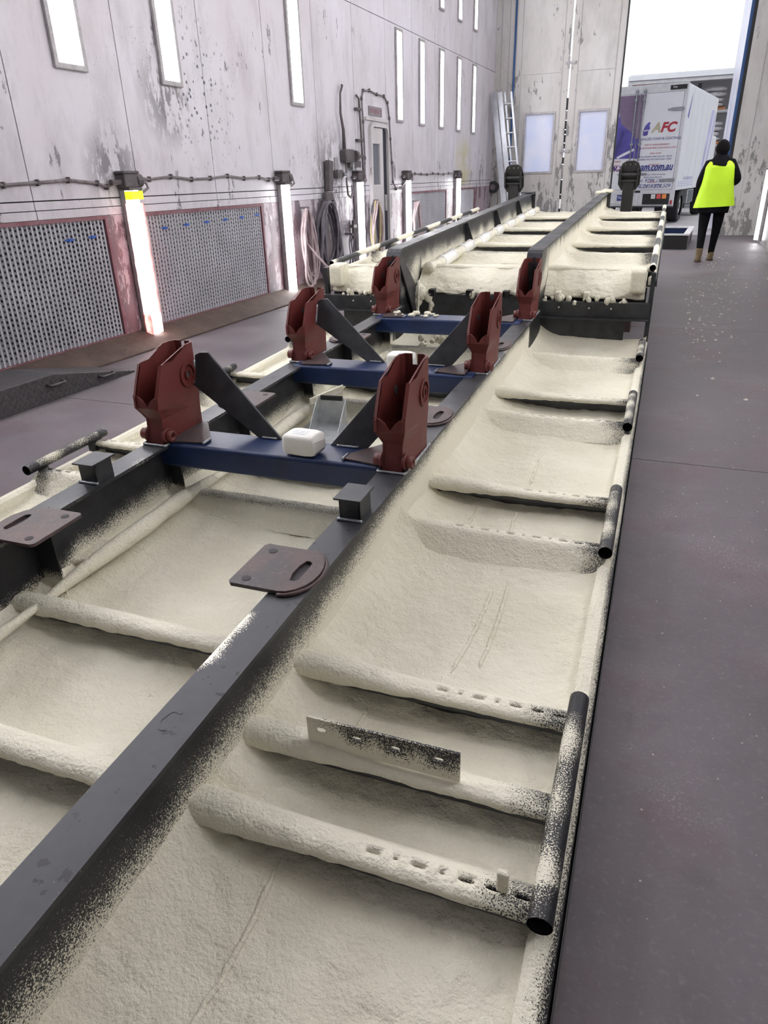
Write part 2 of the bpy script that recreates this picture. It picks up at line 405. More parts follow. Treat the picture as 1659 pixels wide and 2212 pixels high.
filters = [(.43, 2.68), (3.1, 5.35), (5.76, 8.03), (13.27, 15.5), (16.35, 17.74)]
FZ0, FZ1 = wz(.02), wz(1.07)
# header strips and columns round the filter openings, plain low panels elsewhere
solid = [(YB / SW, .33), (8.13, 13.17)]
cur = YB / SW
zones = []
for a, b in filters:
    zones.append((cur, a)); cur = b
zones.append((cur, YE / SW))
for a, b in zones:
    n = max(1, round((b - a) / 1.3))
    for j in range(n):
        MB().box(XW - .03, XW, wy(a + (b - a) * j / n) + (.004 if j else 0), wy(a + (b - a) * (j + 1) / n), .0, FZ1).build('panel', M['wall_low'], wl)
for k in range(len(edges) - 1):
    MB().box(XW - .03, XW + .004, wy(edges[k]) + G, wy(edges[k + 1]) - G, FZ1 + .003, (FZ1 + wz(1.21)) / 2 - .003).build('panel', M['wall'], wl)
    MB().box(XW - .03, XW, wy(edges[k]) + G, wy(edges[k + 1]) - G, (FZ1 + wz(1.21)) / 2 + .003, wz(1.21) - G).build('panel', M['wall'], wl)
kb = MB().prism([(XW - .02, .115), (XW + .005, .115), (XW + .30, .014), (XW + .30, 0), (XW - .02, 0)], 'y', YB + .01, wy(18.9)).build('baseboard_left', M['rust'])
tag(kb, 'rust brown sloping kerb along the foot of the left wall', kind='structure')

# ------------------------------------------------------------------ end wall with folding doors and opening
we = MB().box(XW, ex(-4.39), YE, YE + .12, 0, ZC).build('wall_end', M['wall_end']); tag(we, 'grey end wall around the big folding doors', kind='structure')
MB().box(ex(.69), XR + .03, YE, YE + .12, 0, ZC).build('panel', M['wall_end'], we)
MB().box(ex(-4.39), ex(.69), YE, YE + .12, 5.25, ZC).build('panel', M['wall_end'], we)
MB().box(ex(-4.39) - .16, ex(-4.39) - .14, YE - .006, YE, 0, ZC).build('seam_strip', M['frame'], we)
MB().box(ex(-4.39) - .33, ex(-4.39) - .32, YE - .006, YE, 0, ZC).build('seam_strip', M['frame'], we)
MB().box(ex(.99), ex(1.0), YE - .006, YE, 0, ZC).build('seam_strip', M['frame'], we)
p = MB().cyl((ex(-4.41), YE - .03, 2.6), .022, 5.2, 'z', 10).build('door_pole', M['bluepole'], smooth=True)
tag(p, 'tall blue pole on the end wall beside the folding doors', 'pole')
wo = MB(); y0_, y1_ = YE + .13, YE + .3
wo.box(-16, XW, y0_, y1_, 0, 9); wo.box(XR, 16, y0_, y1_, 0, 9); wo.box(XW, XR, y0_, y1_, 5.3, 9)
wo = wo.build('wall_outer_shade', simple('grey_shed_cladding', (.32, .32, .34), .7)); tag(wo, 'unseen outer shed wall added to shade the truck rear', kind='structure')  # unseen facade, added to block sky light from the truck's rear doors
def leaf(n, x0, x1, w0, w1, label):
    wz0, wz1 = ez(1.364), ez(2.613)
    d = MB()
    d.box(x0, x1, YE + .01, YE + .07, .03, wz0); d.box(x0, x1, YE + .01, YE + .07, wz1, 5.25)
    d.box(x0, w0, YE + .01, YE + .07, wz0, wz1); d.box(w1, x1, YE + .01, YE + .07, wz0, wz1)
    o = d.build('door_%d' % n, M['wall_end']); tag(o, label, kind='structure')
    f = MB(); t = .045
    f.box(w0 - t, w1 + t, YE - .008, YE + .012, wz1, wz1 + t); f.box(w0 - t, w1 + t, YE - .008, YE + .012, wz0 - t, wz0)
    f.box(w0 - t, w0, YE - .008, YE + .012, wz0, wz1); f.box(w1, w1 + t, YE - .008, YE + .012, wz0, wz1)
    f.build('window_frame', M['frame'], o, bevel=.004)
    MB().box(w0, w1, YE + .03, YE + .036, wz0, wz1).build('window_pane', M['pane'], o)
    for xx in (x0 + .14, x1 - .14): MB().box(xx, xx + .012, YE + .002, YE + .01, .03, 5.2).build('edge_strip', M['frame'], o)
    MB().box(x0 + .15, x1 - .15, YE + .004, YE + .01, 3.28, 3.29).build('edge_strip', M['frame'], o)
    return o
XG = ex(-3.10)
d1 = leaf(1, ex(-4.40), XG - .022, ex(-4.07), ex(-3.40), 'left grey folding door leaf with a tall white pane beside the blue pole')
d2 = leaf(2, XG + .022, ex(-1.925), ex(-2.784), ex(-2.155), 'grey folding door leaf with a tall white pane beside the open doorway')
MB().box(ex(-1.925), ex(-1.925) + .025, YE - .005, YE + .09, .03, 5.25).build('edge_seal', M['rubber'], d2)
for z in (3.45, ez(1.796)):
    g = MB(); g.cyl((XG - .02, YE - .015, z), .022, .22, 'z', 10); g.box(XG - .10, XG + .13, YE - .016, YE + .004, z - .025, z + .025); g.cyl((XG + .1, YE - .02, z), .03, .02, 'y', 12)
    g.build('hinge', M['frame'], d2)
z = .06
while z < 2.6:                                  # brush seal bits left in the gap between the leaves
    h = random.uniform(.06, .3)
    if random.random() < .62: MB().box(XG - .02, XG + .02, YE + .02, YE + .05, z, z + h).build('brush_seal', M['rubber'] if random.random() < .75 else M['sign'], d1)
    z += h + .02
# open right-hand leaf swung outwards
o = empty('door_3', (ex(.69) + .0, YE + .13, 0), (0, 0, R(2.2))); tag(o, 'lavender door leaf swung open outside beside the person', kind='structure')
MB().box(-.10, -.02, .02, 2.3, .03, 5.2).build('door_leaf', simple('lavender_door_paint', (.55, .55, .68), .35, 0, .1, 2), o)
MB().box(-.11, -.10, 1.35, 2.1, .9, 2.6).build('door_panel', simple('lavender_panel', (.62, .62, .74), .3), o)
MB().box(-.115, -.02, -.03, .02, .03, 5.2).build('edge_strip', M['bluepole'], o)
MB().box(-.06, .03, -.125, -.035, .02, 5.2).build('edge_seal', M['rubber'], o)
for z in (1.0, 2.8, 4.6): MB().cyl((-.10, .0, z), .03, .25, 'z', 10).build('hinge', M['frame'], o)

# ------------------------------------------------------------------ wall light panels
def light_panel(y0, y1, z0, z1, x, sgn, label, group):
    o = empty('light_panel', (x, (y0 + y1) / 2, z0)); tag(o, label, 'light', group)
    hy = (y1 - y0) / 2; H = z1 - z0; t = .042
    f = MB(); X0, X1 = (0, .03) if sgn > 0 else (-.03, 0)
    outer = [(-hy, 0), (hy, 0), (hy, H), (-hy, H)]; inner = [(-hy + t, t), (hy - t, t), (hy - t, H - t), (-hy + t, H - t)]
    f.holed(outer, inner, 'x', X0, X1); f.build('light_frame', M['frame'], o, bevel=.006)
    xd = .012 * sgn
    MB().box(min(xd, xd - .006 * sgn), max(xd, xd - .006 * sgn), -hy + t, hy - t, t, H - t).build('diffuser', M['light'], o)
    return o
low = [(5.07, 5.43, 'light panel nearest the camera, top left of the picture'), (6.40, 6.72, 'second light panel, above the blue speckled chipped paint'), (8.95, 9.29, 'light panel between the near pair and the side door'),
       (12.62, 12.93, 'first of five far light panels, right of the side door'), (13.78, 14.07, 'second of five far light panels from the side door'), (14.94, 15.22, 'third of five far light panels from the side door'),
       (16.12, 16.39, 'fourth of five far light panels from the side door'), (17.29, 17.56, 'fifth of five far light panels, next to the ladder')]
for y0, y1, lb in low:
    light_panel(wy(y0), wy(y1), wz(2.165), wz(3.51), XW, 1, 'tall ' + lb if len(lb.split()) < 15 else lb, 'lower wall light panels')
for k, yc in enumerate((1.3, 2.6, 3.85)):  # unseen panels added to brighten the near end of the trailer
    light_panel(wy(yc - .16), wy(yc + .16), wz(2.165), wz(3.51), XW, 1, 'unseen tall light panel added on the left wall for brightness', 'lower wall light panels')
upn = {15.07: 'upper light panel furthest from the ladder, at the top edge', 16.25: 'middle of three upper light panels at the top edge', 17.43: 'upper light panel above the ladder corner'}
for yc in (1.3, 2.6, 3.85, 5.25, 6.56, 9.12, 12.78, 13.92, 15.07, 16.25, 17.43):  # those with the default label are unseen, added for more light
    light_panel(wy(yc - .14), wy(yc + .14), wz(4.11), wz(5.45), XW, 1, upn.get(yc, 'unseen upper wall light panel added on the left for brightness'), 'upper wall light panels')
for yc in (2.3, 4.5, 6.7, 8.9, 11.1, 13.3, 15.5):  # unseen panels added opposite the left wall to light the trailer
    light_panel(wy(yc - .15), wy(yc + .15), wz(2.165), wz(3.51), XR, -1, 'unseen tall light panel added on the right wall for brightness', 'added unseen right wall light panels')
    light_panel(wy(yc - .15), wy(yc + .15), wz(4.11), wz(5.45), XR, -1, 'unseen upper light panel added on the right wall for brightness', 'added unseen right wall light panels')

# ------------------------------------------------------------------ exhaust filter banks
def filter_bank(y0, y1, label, clips, holer):
    o = empty('filter_bank', (XW, wy(y0), FZ0)); tag(o, label, 'filter', 'pleated filter banks')
    L = wy(y1) - wy(y0); H = FZ1 - FZ0
    f = MB(); t = .028
    f.holed([(0, 0), (L, 0), (L, H), (0, H)], [(t, .008), (L - t, .008), (L - t, H - t), (t, H - t)], 'x', -.025, .012); f.build('filter_frame', M['maroon'], o)
    n = round((L - 2 * t) / .0435); p = (L - 2 * t) / n
    m = MB(); prof = []
    for k in range(n):
        a = t + k * p; prof += [(a, -.028), (a + p * .30, .0), (a + p * .62, .0), (a + p * .86, -.028)]
    prof.append((L - t, -.028))
    rows = 3
    rings = [[(q[1], q[0], .01 + (H - t - .01) * r / (rows - 1)) for q in prof] for r in range(rows)]
    m.loft(rings, False, False); m.build('filter_pleats', M['filterm'], o)
    MB().box(-.0295, -.0285, t, L - t, .01, H - t).build('backing', M['seam'], o)
    h = MB(); nr = 24
    for k in range(n):
        fl_ = math.hypot(.028, .3 * p); dx_, dy_ = .028 / fl_, .3 * p / fl_
        yc = t + k * p + p * .19 - .0015; xs = -.028 + .028 * .19 / .30 + .0015
        for r in range(nr):
            zc = .03 + (H - .07) * (r + .5 + .25 * (k % 2)) / nr; i = len(h.v); hr = holer * random.uniform(.75, 1.15)
            for j in range(8):
                tt = 2 * math.pi * j / 8; e = math.cos(tt) * hr * .8; h.vert((xs + e * dx_, yc + e * dy_, zc + math.sin(tt) * hr * 1.1))
            h.f.append(tuple(range(i, i + 8)))
    hh = h.build('filter_holes', M['hole'], o); hh['kind'] = 'stuff'
    for cy, cz in clips:
        c = MB(); a = wy(cy) - wy(y0); zz = wz(cz) - FZ0
        c.box(.001, .006, a - .045, a + .045, zz - .007, zz + .007); c.box(.001, .009, a - .012, a + .012, zz - .012, zz + .012)
        c.build('filter_clip', M['clipblue'], o)
    return o
filter_bank(.43, 2.68, 'pleated exhaust filter left of the picture edge', [], .009)
filter_bank(3.1, 5.35, 'pleated exhaust filter with open dark holes above the tread plate ramp', [(4.87, .90), (5.14, .905)], .010)
filter_bank(5.76, 8.03, 'pleated exhaust filter with seven blue clips between two lit lamps', [(5.80, .905), (6.14, .915), (6.50, .925), (6.86, .93), (7.22, .935), (7.56, .94), (7.90, .95)], .0065)
filter_bank(13.27, 15.5, 'far exhaust filter just past the hanging pale pink hose', [], .006)
filter_bank(16.35, 17.74, 'furthest exhaust filter before the ladder', [], .006)

# ------------------------------------------------------------------ vertical lamps
def lamp(y, label, wrapped=False, x=XM, sgn=1):
    o = empty('tube_lamp', (x, y, 0), (0, 0, 0 if sgn > 0 else math.pi)); tag(o, label, 'lamp', 'vertical tube lamps')
    z0, z1 = .07, wz(1.265)
    MB().box(.0, .055, -.075, .075, z0 - .02, z1 + .02).build('back_channel', M['frame'], o, bevel=.006)
    d = MB(); n = 8
    rg = []
    for z in (z0, z1):
        rg.append([(.055, -.066, z)] + [(.055 + .065 * math.sin(math.pi * k / n), -.066 * math.cos(math.pi * k / n), z) for k in range(1, n)] + [(.055, .066, z)])
    d.loft(rg, True, True); d.build('lamp_tube', M['lamp'], o)
    if wrapped:
        for a, b in ((-.082, -.060), (.064, .080)):
            fm = MB(); rr = []
            for j in range(28):
                z = z0 + (z1 - .1 - z0) * j / 27; q = .008 * nz(z * 14, a * 50)
                rr.append([(.05, a - q, z), (.09 + q, a - q * .5, z), (.118 + q, (a + b) / 2, z), (.10 + q, b + q, z), (.05, b + q, z)])
            fm.loft(rr, True, True).build('plastic_film', M['film'], o, smooth=True)
        fm = MB(); rr = []
        for j in range(9):
            z = .09 + .17 * j / 8; rr.append([((.125 + .010 * nz(t * 3, z * 30)) * math.sin(t) * 1.0 + .03, -.082 * math.cos(t) * (1 + .1 * nz(z * 20, t)), z) for t in [math.pi * k / 10 for k in range(11)]])
        fm.loft(rr, False, False).build('plastic_film', M['film'], o, smooth=True)
        MB().box(.05, .126, -.072, .072, z1 - .07, z1 - .005).build('tape_band', M['tape'], o)
    j = MB(); zb = z1 + .075
    j.box(.0, .10, -.095, .075, zb - .055, zb + .055); j.box(.0, .11, -.11, .09, zb + .05, zb + .075); j.box(.01, .125, -.085, .085, zb - .075, zb - .05)
    j.build('junction_box', M['box'], o, bevel=.012)
    MB().cyl((.06, .10, zb), .055, .07, 'y', 14).build('round_cover', M['box'], o, bevel=.006)
    MB().cyl((.05, -.15, zb - .01), .022, .12, 'y', 10).build('cable_gland', M['box'], o)
    tb = MB(); tb.tube([(.06, .14, zb - .02), (.075, .19, zb - .015), (.085, .20, zb - .06), (.08, .13, zb - .09), (.07, .06, zb - .085)], .012, 8)
    tb.build('cable_loop', M['cable'], o, smooth=True)
    return o
lamp(wy(5.65), 'vertical lamp wrapped in pink film with yellow tape, between two filters', True)
lamp(wy(8.5), 'bright vertical lamp right of the filter with blue clips')
lamp(wy(10.83), 'bright vertical lamp left of the side door')
lamp(wy(12.97), 'bright vertical lamp right of the side door')
lamp(wy(16.12), 'small distant vertical lamp between the two far filters')
lamp(15.9, 'vertical lamp at the right edge of the picture beyond the person', x=XR - .006, sgn=-1)
# conduit cables along the wall
def clipcable(name, pts, r, mat, label, nclip=True, cat='cable'):
    o = MB().tube(pts, r, 8).build(name, mat, smooth=True); tag(o, label, cat)
    if nclip:
        for k in range(1, len(pts) - 1):
            q = pts[k]; MB().box(XM, q[0] + r * 1.3, q[1] - .008, q[1] + .008, q[2] - .022, q[2] + .022).build('cable_clip', M['box'], o)
    return o
def wob(y0, y1, n, z0=1.345, amp=.015):
    return [(XW + .02, wy(y0 + (y1 - y0) * k / n), wz(z0) + amp * math.sin(k * 2.1 + y0)) for k in range(n + 1)]
clipcable('conduit_cable', wob(2.0, 5.3, 10) + [(XW + .03, wy(5.4), wz(1.30)), (XW + .05, wy(5.48), wz(1.33))], .012, M['cable'], 'dusty cable clipped along the wall left of the film wrapped lamp')
clipcable('conduit_cable', [(XW + .04, wy(5.85), wz(1.36))] + wob(6.0, 8.0, 6, 1.36) + [(XW + .03, wy(8.2), wz(1.33)), (XW + .05, wy(8.35), wz(1.36))], .011, M['cable'], 'cable clipped along the wall above the filter with blue clips')
clipcable('conduit_cable', [(XW + .04, wy(13.15), wz(1.36))] + wob(13.5, 15.6, 6, 1.365, .008) + [(XW + .04, wy(15.9), wz(1.37))], .010, M['cable'], 'thin cable clipped along the wall above the far filter')
clipcable('conduit_cable', [(XW + .06, wy(10.95), wz(1.30)), (XW + .03, wy(11.15), wz(1.35)), (XW + .02, wy(11.2), wz(1.6)), (XW + .02, wy(11.18), wz(2.1)), (XW + .02, wy(11.15), wz(2.4)), (XW + .02, wy(11.22), wz(2.51)), (XW + .02, wy(11.45), wz(2.53)), (XW + .02, wy(11.75), wz(2.50)), (XW + .02, wy(12.05), wz(2.50)), (XW + .02, wy(12.2), wz(2.42)), (XW + .02, wy(12.27), wz(2.2)), (XW + .02, wy(12.3), wz(1.9)), (XW + .02, wy(12.35), wz(1.55)), (XW + .02, wy(12.38), wz(1.25)), (XW + .03, wy(12.5), wz(1.14)), (XW + .04, wy(12.72), wz(1.15)), (XW + .06, wy(12.92), wz(1.27))], .011, M['cable'], 'dark cable arching over the top of the side door')

# ------------------------------------------------------------------ side door, sign and fittings
o = empty('door_4', (XW, 0, 0)); tag(o, 'narrow scuffed white side door standing ajar under the small red sign', kind='structure')
ya, yb, zt = wy(11.40), wy(12.16), wz(2.10)
def arch(y0, y1, z1, r, n=5):
    pts = [(y0, .1)]
    for k in range(n + 1):
        t = math.pi - math.pi / 2 * k / n; pts.append((y0 + r + r * math.cos(t), z1 - r + r * math.sin(t)))
    for k in range(n + 1):
        t = math.pi / 2 - math.pi / 2 * k / n; pts.append((y1 - r + r * math.cos(t), z1 - r + r * math.sin(t)))
    pts.append((y1, .1)); return pts
MB().holed(arch(ya, yb, zt, .10), arch(ya + .05, yb - .03, zt - .05, .09), 'x', 0, .05).build('door_frame', M['doorleaf'], o)
MB().prism(arch(ya + .05, yb - .03, zt - .05, .09), 'x', 0.002, .006).build('door_gap', M['gap_shade'], o)  # dark sheet painted as the shade inside the ajar door's opening
lf = MB(); a, b = ya + .055, yb - .21; wa, wb_, w0, w1 = wy(11.475), wy(11.77), wz(1.22), wz(1.81)
lf.box(.006, .03, a, b, .12, w0); lf.box(.006, .03, a, b, w1, zt - .06); lf.box(.006, .03, a, wa, w0, w1); lf.box(.006, .03, wb_, b, w0, w1)
lf.build('door_leaf', M['doorleaf'], o)
MB().box(.012, .018, wa, wb_, w0, w1).build('window_pane', M['glassgrey'], o)
MB().holed([(wa - .03, w0 - .03), (wb_ + .03, w0 - .03), (wb_ + .03, w1 + .03), (wa - .03, w1 + .03)], [(wa, w0), (wb_, w0), (wb_, w1), (wa, w1)], 'x', .03, .04).build('window_frame', M['doorleaf'], o)
MB().box(.03, .06, b + .005, b + .05, .85, 1.08).build('door_handle', M['frame'], o, bevel=.008)
MB().box(.0, .035, ya - .12, yb + .03, wz(2.13), wz(2.17)).build('head_trim', M['doorleaf'], o)
so = MB().box(XW, XW + .012, wy(11.44), wy(11.97), wz(2.20), wz(2.33)).build('door_sign', M['sign']); tag(so, 'small grimy sign with a smeared maroon band above the side door', 'sign')
def text(body, size, loc, rot, mat, parent, name='lettering', extr=.001, shear=0.0, align='CENTER', sx=1.0, bold=0.0):
    cu = bpy.data.curves.new(name, 'FONT'); cu.body = body; cu.size = size; cu.extrude = extr; cu.align_x = align; cu.align_y = 'CENTER'; cu.shear = shear; cu.offset = bold
    cu.materials.append(mat); tmp = bpy.data.objects.new(name, cu); COL.objects.link(tmp); dg = bpy.context.evaluated_depsgraph_get(); me = bpy.data.meshes.new_from_object(tmp.evaluated_get(dg)); bpy.data.objects.remove(tmp)
    if bold: pass
    t = bpy.data.objects.new(name, me); COL.objects.link(t); t.location = loc; t.rotation_euler = rot; t.scale = (sx, 1, 1); t.parent = parent; return t
MB().box(XW + .012, XW + .014, wy(11.46), wy(11.95), wz(2.235), wz(2.30)).build('faded_red_band', rusty('smeared_maroon_print', (.16, .07, .095), (.30, .22, .25), .6, 0, 26), so)
# regulator cluster left of the side door
o = empty('air_regulator', (XM, wy(10.45), wz(1.62))); tag(o, 'dark grimy air regulator with a curved pipe on the wall', 'regulator')
MB().box(.0, .10, -.12, .16, -.08, .08).build('regulator_body', M['box'], o, bevel=.02)
MB().cyl((.085, .20, 0), .07, .07, 'y', 12).build('gauge_cap', M['box'], o, bevel=.008)
MB().tube([(.05, -.08, .05), (.05, -.08, .3), (.06, -.17, .5), (.06, -.15, .72), (.035, -.02, .82), (.02, -.02, .83)], [.028, .022, .016, .013, .013, .012], 8).build('curved_pipe', M['box'], o, smooth=True)
MB().tube([(.05, -.04, -.06), (.05, -.05, -.32), (.05, -.02, -.48), (.06, .05, -.52), (.06, .11, -.46), (.05, .12, -.36)], .014, 8).build('feed_hose', M['cable'], o, smooth=True)
MB().cyl((.05, .16, -.13), .03, .1, 'z', 8).build('filter_bowl', M['steel_bright'], o)
MB().box(.0, .07, .05, .42, -.14, -.06).build('bracket', M['box'], o)
o = empty('black_pipe', (XM, wy(11.0), wz(1.5))); tag(o, 'thin black pipe clipped upright beside the arched cable', 'pipe')
MB().tube([(.03, .07, -.12), (.03, .05, .2), (.03, .03, .5), (.03, .0, .82), (.02, -.06, .86)], .014, 8).build('pipe', M['box'], o, smooth=True)
for z in (.1, .3, .68): MB().box(0, .045, -.1, .08, z, z + .03).build('pipe_clip', M['box'], o)
o = empty('spray_bracket', (XM, wy(9.82), wz(1.36))); tag(o, 'upright dark holder with dripping paint above the dark hose coils', 'holder')
MB().obox(Matrix.Translation((.05, .0, .0)) @ Matrix.Rotation(R(-6), 4, 'X'), .07, .12, .36).build('holder_body', M['box'], o, bevel=.01)
MB().obox(Matrix.Translation((.05, -.06, -.24)), .05, .2, .1).build('holder_clamp', M['box'], o, bevel=.01)
MB().obox(Matrix.Translation((.04, .10, -.30)) @ Matrix.Rotation(R(30), 4, 'X'), .04, .05, .2).build('holder_nozzle', M['box'], o, bevel=.008)
o = empty('valve_block', (XM, wy(10.17), wz(1.38))); tag(o, 'small dark valve block on the wall under the regulator', 'valve')
MB().box(0, .06, -.08, .1, -.05, .05).build('valve_body', M['box'], o, bevel=.008)
MB().cyl((.05, .12, -.01), .035, .08, 'y', 10).build('valve_knob', M['steel_bright'], o)
MB().box(0, .01, -.05, .06, .06, .2).build('valve_label', M['frame'], o)
o = empty('water_tap', (XM, wy(10.62), wz(.62))); tag(o, 'small dark tap low on the wall left of the lamp', 'tap')
MB().cyl((.03, 0, 0), .025, .22, 'z', 8).build('tap_body', M['box'], o); MB().box(.01, .06, -.05, .05, .01, .05).build('tap_handle', M['box'], o)
# hanging hoses
def coil(y, z, w_, h, n, r, mat, label, seed, name='hose_coil', tail=None):
    rnd = random.Random(seed); o = empty(name, (XM + .015, y, z)); tag(o, label, 'hose', 'hoses hanging on the left wall')
    MB().cyl((.046, 0, .01), .012, .12, 'x', 8).build('hook', M['box'], o)
    for k in range(n):
        ww = w_ * rnd.uniform(.55, 1.0); hh = h * rnd.uniform(.8, 1.05); off = rnd.uniform(-.05, .05); xo = .03 + .08 * rnd.random(); pts = []
        for j in range(25):
            t = 2 * math.pi * j / 24
            pts.append((xo + .015 * math.sin(3 * t + k), off * (1 - math.cos(t)) + ww / 2 * math.sin(t) * (.62 + .38 * (1 - math.cos(t)) / 2), -hh / 2 * (1 - math.cos(t))))
        MB().tube(pts, r * rnd.uniform(.85, 1.15), 7).build('hose_loop', mat if not (mat == M['hose_yellow'] and k % 3) else M['hose' if k % 2 else 'hose_light'], o, smooth=True)
    if tail: MB().tube([(.06 + a, b, c) for a, b, c in tail], r, 7).build('hose_tail', mat, o, smooth=True)
    return o
coil(wy(9.0), wz(.97), .46, .98, 5, .015, M['hose_light'], 'pale hose coil hanging just right of the second lamp', 3, tail=[(0, -.1, -.1), (.03, -.08, -.4), (.15, .2, -.7), (.4, .75, -.85)])
coil(wy(9.64), wz(1.03), .72, .95, 13, .017, M['hose'], 'thick bundle of dark grey hoses hanging on the paint streaked wall', 5, tail=[(0, .2, -.15), (.02, .30, -.3), (.02, .36, -.6), (.03, .38, -.85)])
coil(wy(11.42), wz(.98), .58, .95, 8, .015, M['hose_yellow'], 'yellow and grey hose coil hanging in front of the side door', 8)
coil(wy(13.40), wz(.90), .62, .85, 5, .016, M['hose_light'], 'pink hose coil hanging left of the far filter', 11)
coil(wy(10.36), wz(.55), .2, .5, 2, .012, M['hose'], 'thin dark cable drooping beside the red stained wall', 13)
# cable reel near the corner
o = empty('cable_reel', (-4.42, YE - .35, 1.06)); tag(o, 'small round cable reel on the end wall left of the ladder', 'reel')
MB().cyl((0, .30, 0), .02, .1, 'y', 8).build('reel_axle', M['steel'], o)
for yy in (.20, .28): MB().holed([(.13 * math.cos(t), .13 * math.sin(t)) for t in [2 * math.pi * k / 18 for k in range(18)]], [(.06 * math.cos(t), .06 * math.sin(t)) for t in [2 * math.pi * k / 18 for k in range(18)]], 'y', yy, yy + .012).build('reel_flange', M['black'], o)
MB().cyl((0, .24, 0), .062, .08, 'y', 16).build('reel_drum', M['cable'], o)
MB().tube([(.1, .24, -.05), (.12, .24, -.3), (.08, .24, -.6), (.1, .24, -.9)], .01, 6).build('cable_tail', M['cable'], o, smooth=True)
# ladder in the corner
o = empty('extension_ladder', (-3.74, YE - .80, 0)); tag(o, 'aluminium extension ladder leaning into the far left corner', 'ladder')
top = Vector((-.52, .30, 2.94))
def lb(off, w_, th): return [Vector(off), top * 1.0 + Vector(off), w_, th]
for x0, y0_, w_ in ((-.13, 0, .13), (.02, -.05, .11), (.27, -.05, .045), (.12, 0, .04)):
    a = Vector((x0, y0_, 0)); MB().bar(a, a + top, w_, .03, (0, 1, 0)).build('stile', M['alu'], o, bevel=.004)
for k in range(10):
    q = top * ((k + .6) / 10.4)
    MB().cyl((q.x + .15, q.y - .05, q.z), .017, .24, 'x', 8).build('rung', M['alu'], o)
# tread plate ramp on the floor at the left
o = empty('tread_ramp', (-3.83, 2.2, 0)); tag(o, 'dark tread plate wheel ramp on the floor below the near filter', 'ramp')
prof = [(0, 0), (2.03, 0), (2.03, .012), (1.25, .175), (0, .175)]
MB().prism([(p[0], p[1]) for p in prof], 'x', -.42, .0).build('ramp_body', M['tread'], o, bevel=.004)
tr = MB()
for i in range(46):
    for j in range(6):
        yy = .02 + i * .043 + (.02 if j % 2 else 0); zz = .018 + j * .027
        if zz > (.165 if yy < 1.22 else .165 - (yy - 1.22) * .2): continue
        sgn = 1 if (i + j) % 2 else -1
        tr.obox(Matrix.Translation((.0005, yy, zz)) @ Matrix.Rotation(sgn * R(45), 4, 'X'), .004, .026, .006)
trd = tr.build('tread_pattern', M['tread'], o); trd['kind'] = 'stuff'
for yy in (1.25, 1.72):
    zz = .115 if yy < 1.5 else .06
    MB().tube([(0, yy - .07, zz), (.035, yy - .06, zz - .005), (.035, yy + .06, zz - .005), (0, yy + .07, zz)], .009, 8).build('lifting_handle', M['tread'], o, smooth=True)
# blue tray on the floor behind the trailer
o = empty('blue_steel_tray', (-.28, 15.0, 0), (0, 0, R(-2))); tag(o, 'open black and blue steel tray standing on the floor right of the trailer', 'tray')
MB().holed([(-.5, -.45), (.32, -.45), (.32, 1.6), (-.5, 1.6)], [(-.46, -.41), (.22, -.41), (.22, 1.5), (-.46, 1.5)], 'z', .24, .27).build('tray_rim', M['whitef'], o)
MB().box(-.48, .30, -.44, -.40, 0, .24).build('tray_front', M['black'], o)
MB().box(.26, .30, -.40, 1.56, 0, .24).build('tray_side', M['black'], o); MB().box(-.48, -.44, -.40, 1.56, 0, .24).build('tray_side', M['black'], o)
MB().box(-.48, .30, 1.52, 1.58, 0, .24).build('tray_back', M['blue'], o); MB().box(-.44, .26, -.40, 1.52, .0, .03).build('tray_base', M['blue'], o)

# ------------------------------------------------------------------ the upturned trailer chassis
TR = empty('trailer_chassis', (-1.2655, -.0343, .05), (R(1.65768), 0, R(1.55160)))
tag(TR, 'long upturned trailer chassis sprayed with cream insulation foam', 'trailer')
BX = .49; ZT = .275; YN = -.02; YS = 5.30; YF = 10.45
def zo(y): return .413 + .010 * (y - 5.5)        # how much higher the far deck lies
def sstep(a, b, x):
    t = min(1, max(0, (x - a) / (b - a))); return t * t * (3 - 2 * t)
# deck skins
MB().box(-1.245, 1.245, YN, YS + .02, -.060, -.052).build('deck_skin', M['steel'], TR)
MB().prism([(5.42, zo(5.42) - .048), (YF, zo(YF) - .048), (YF, zo(YF) - .036), (5.42, zo(5.42) - .036)], 'x', -1.245, 1.245).build('deck_skin', M['steel'], TR)

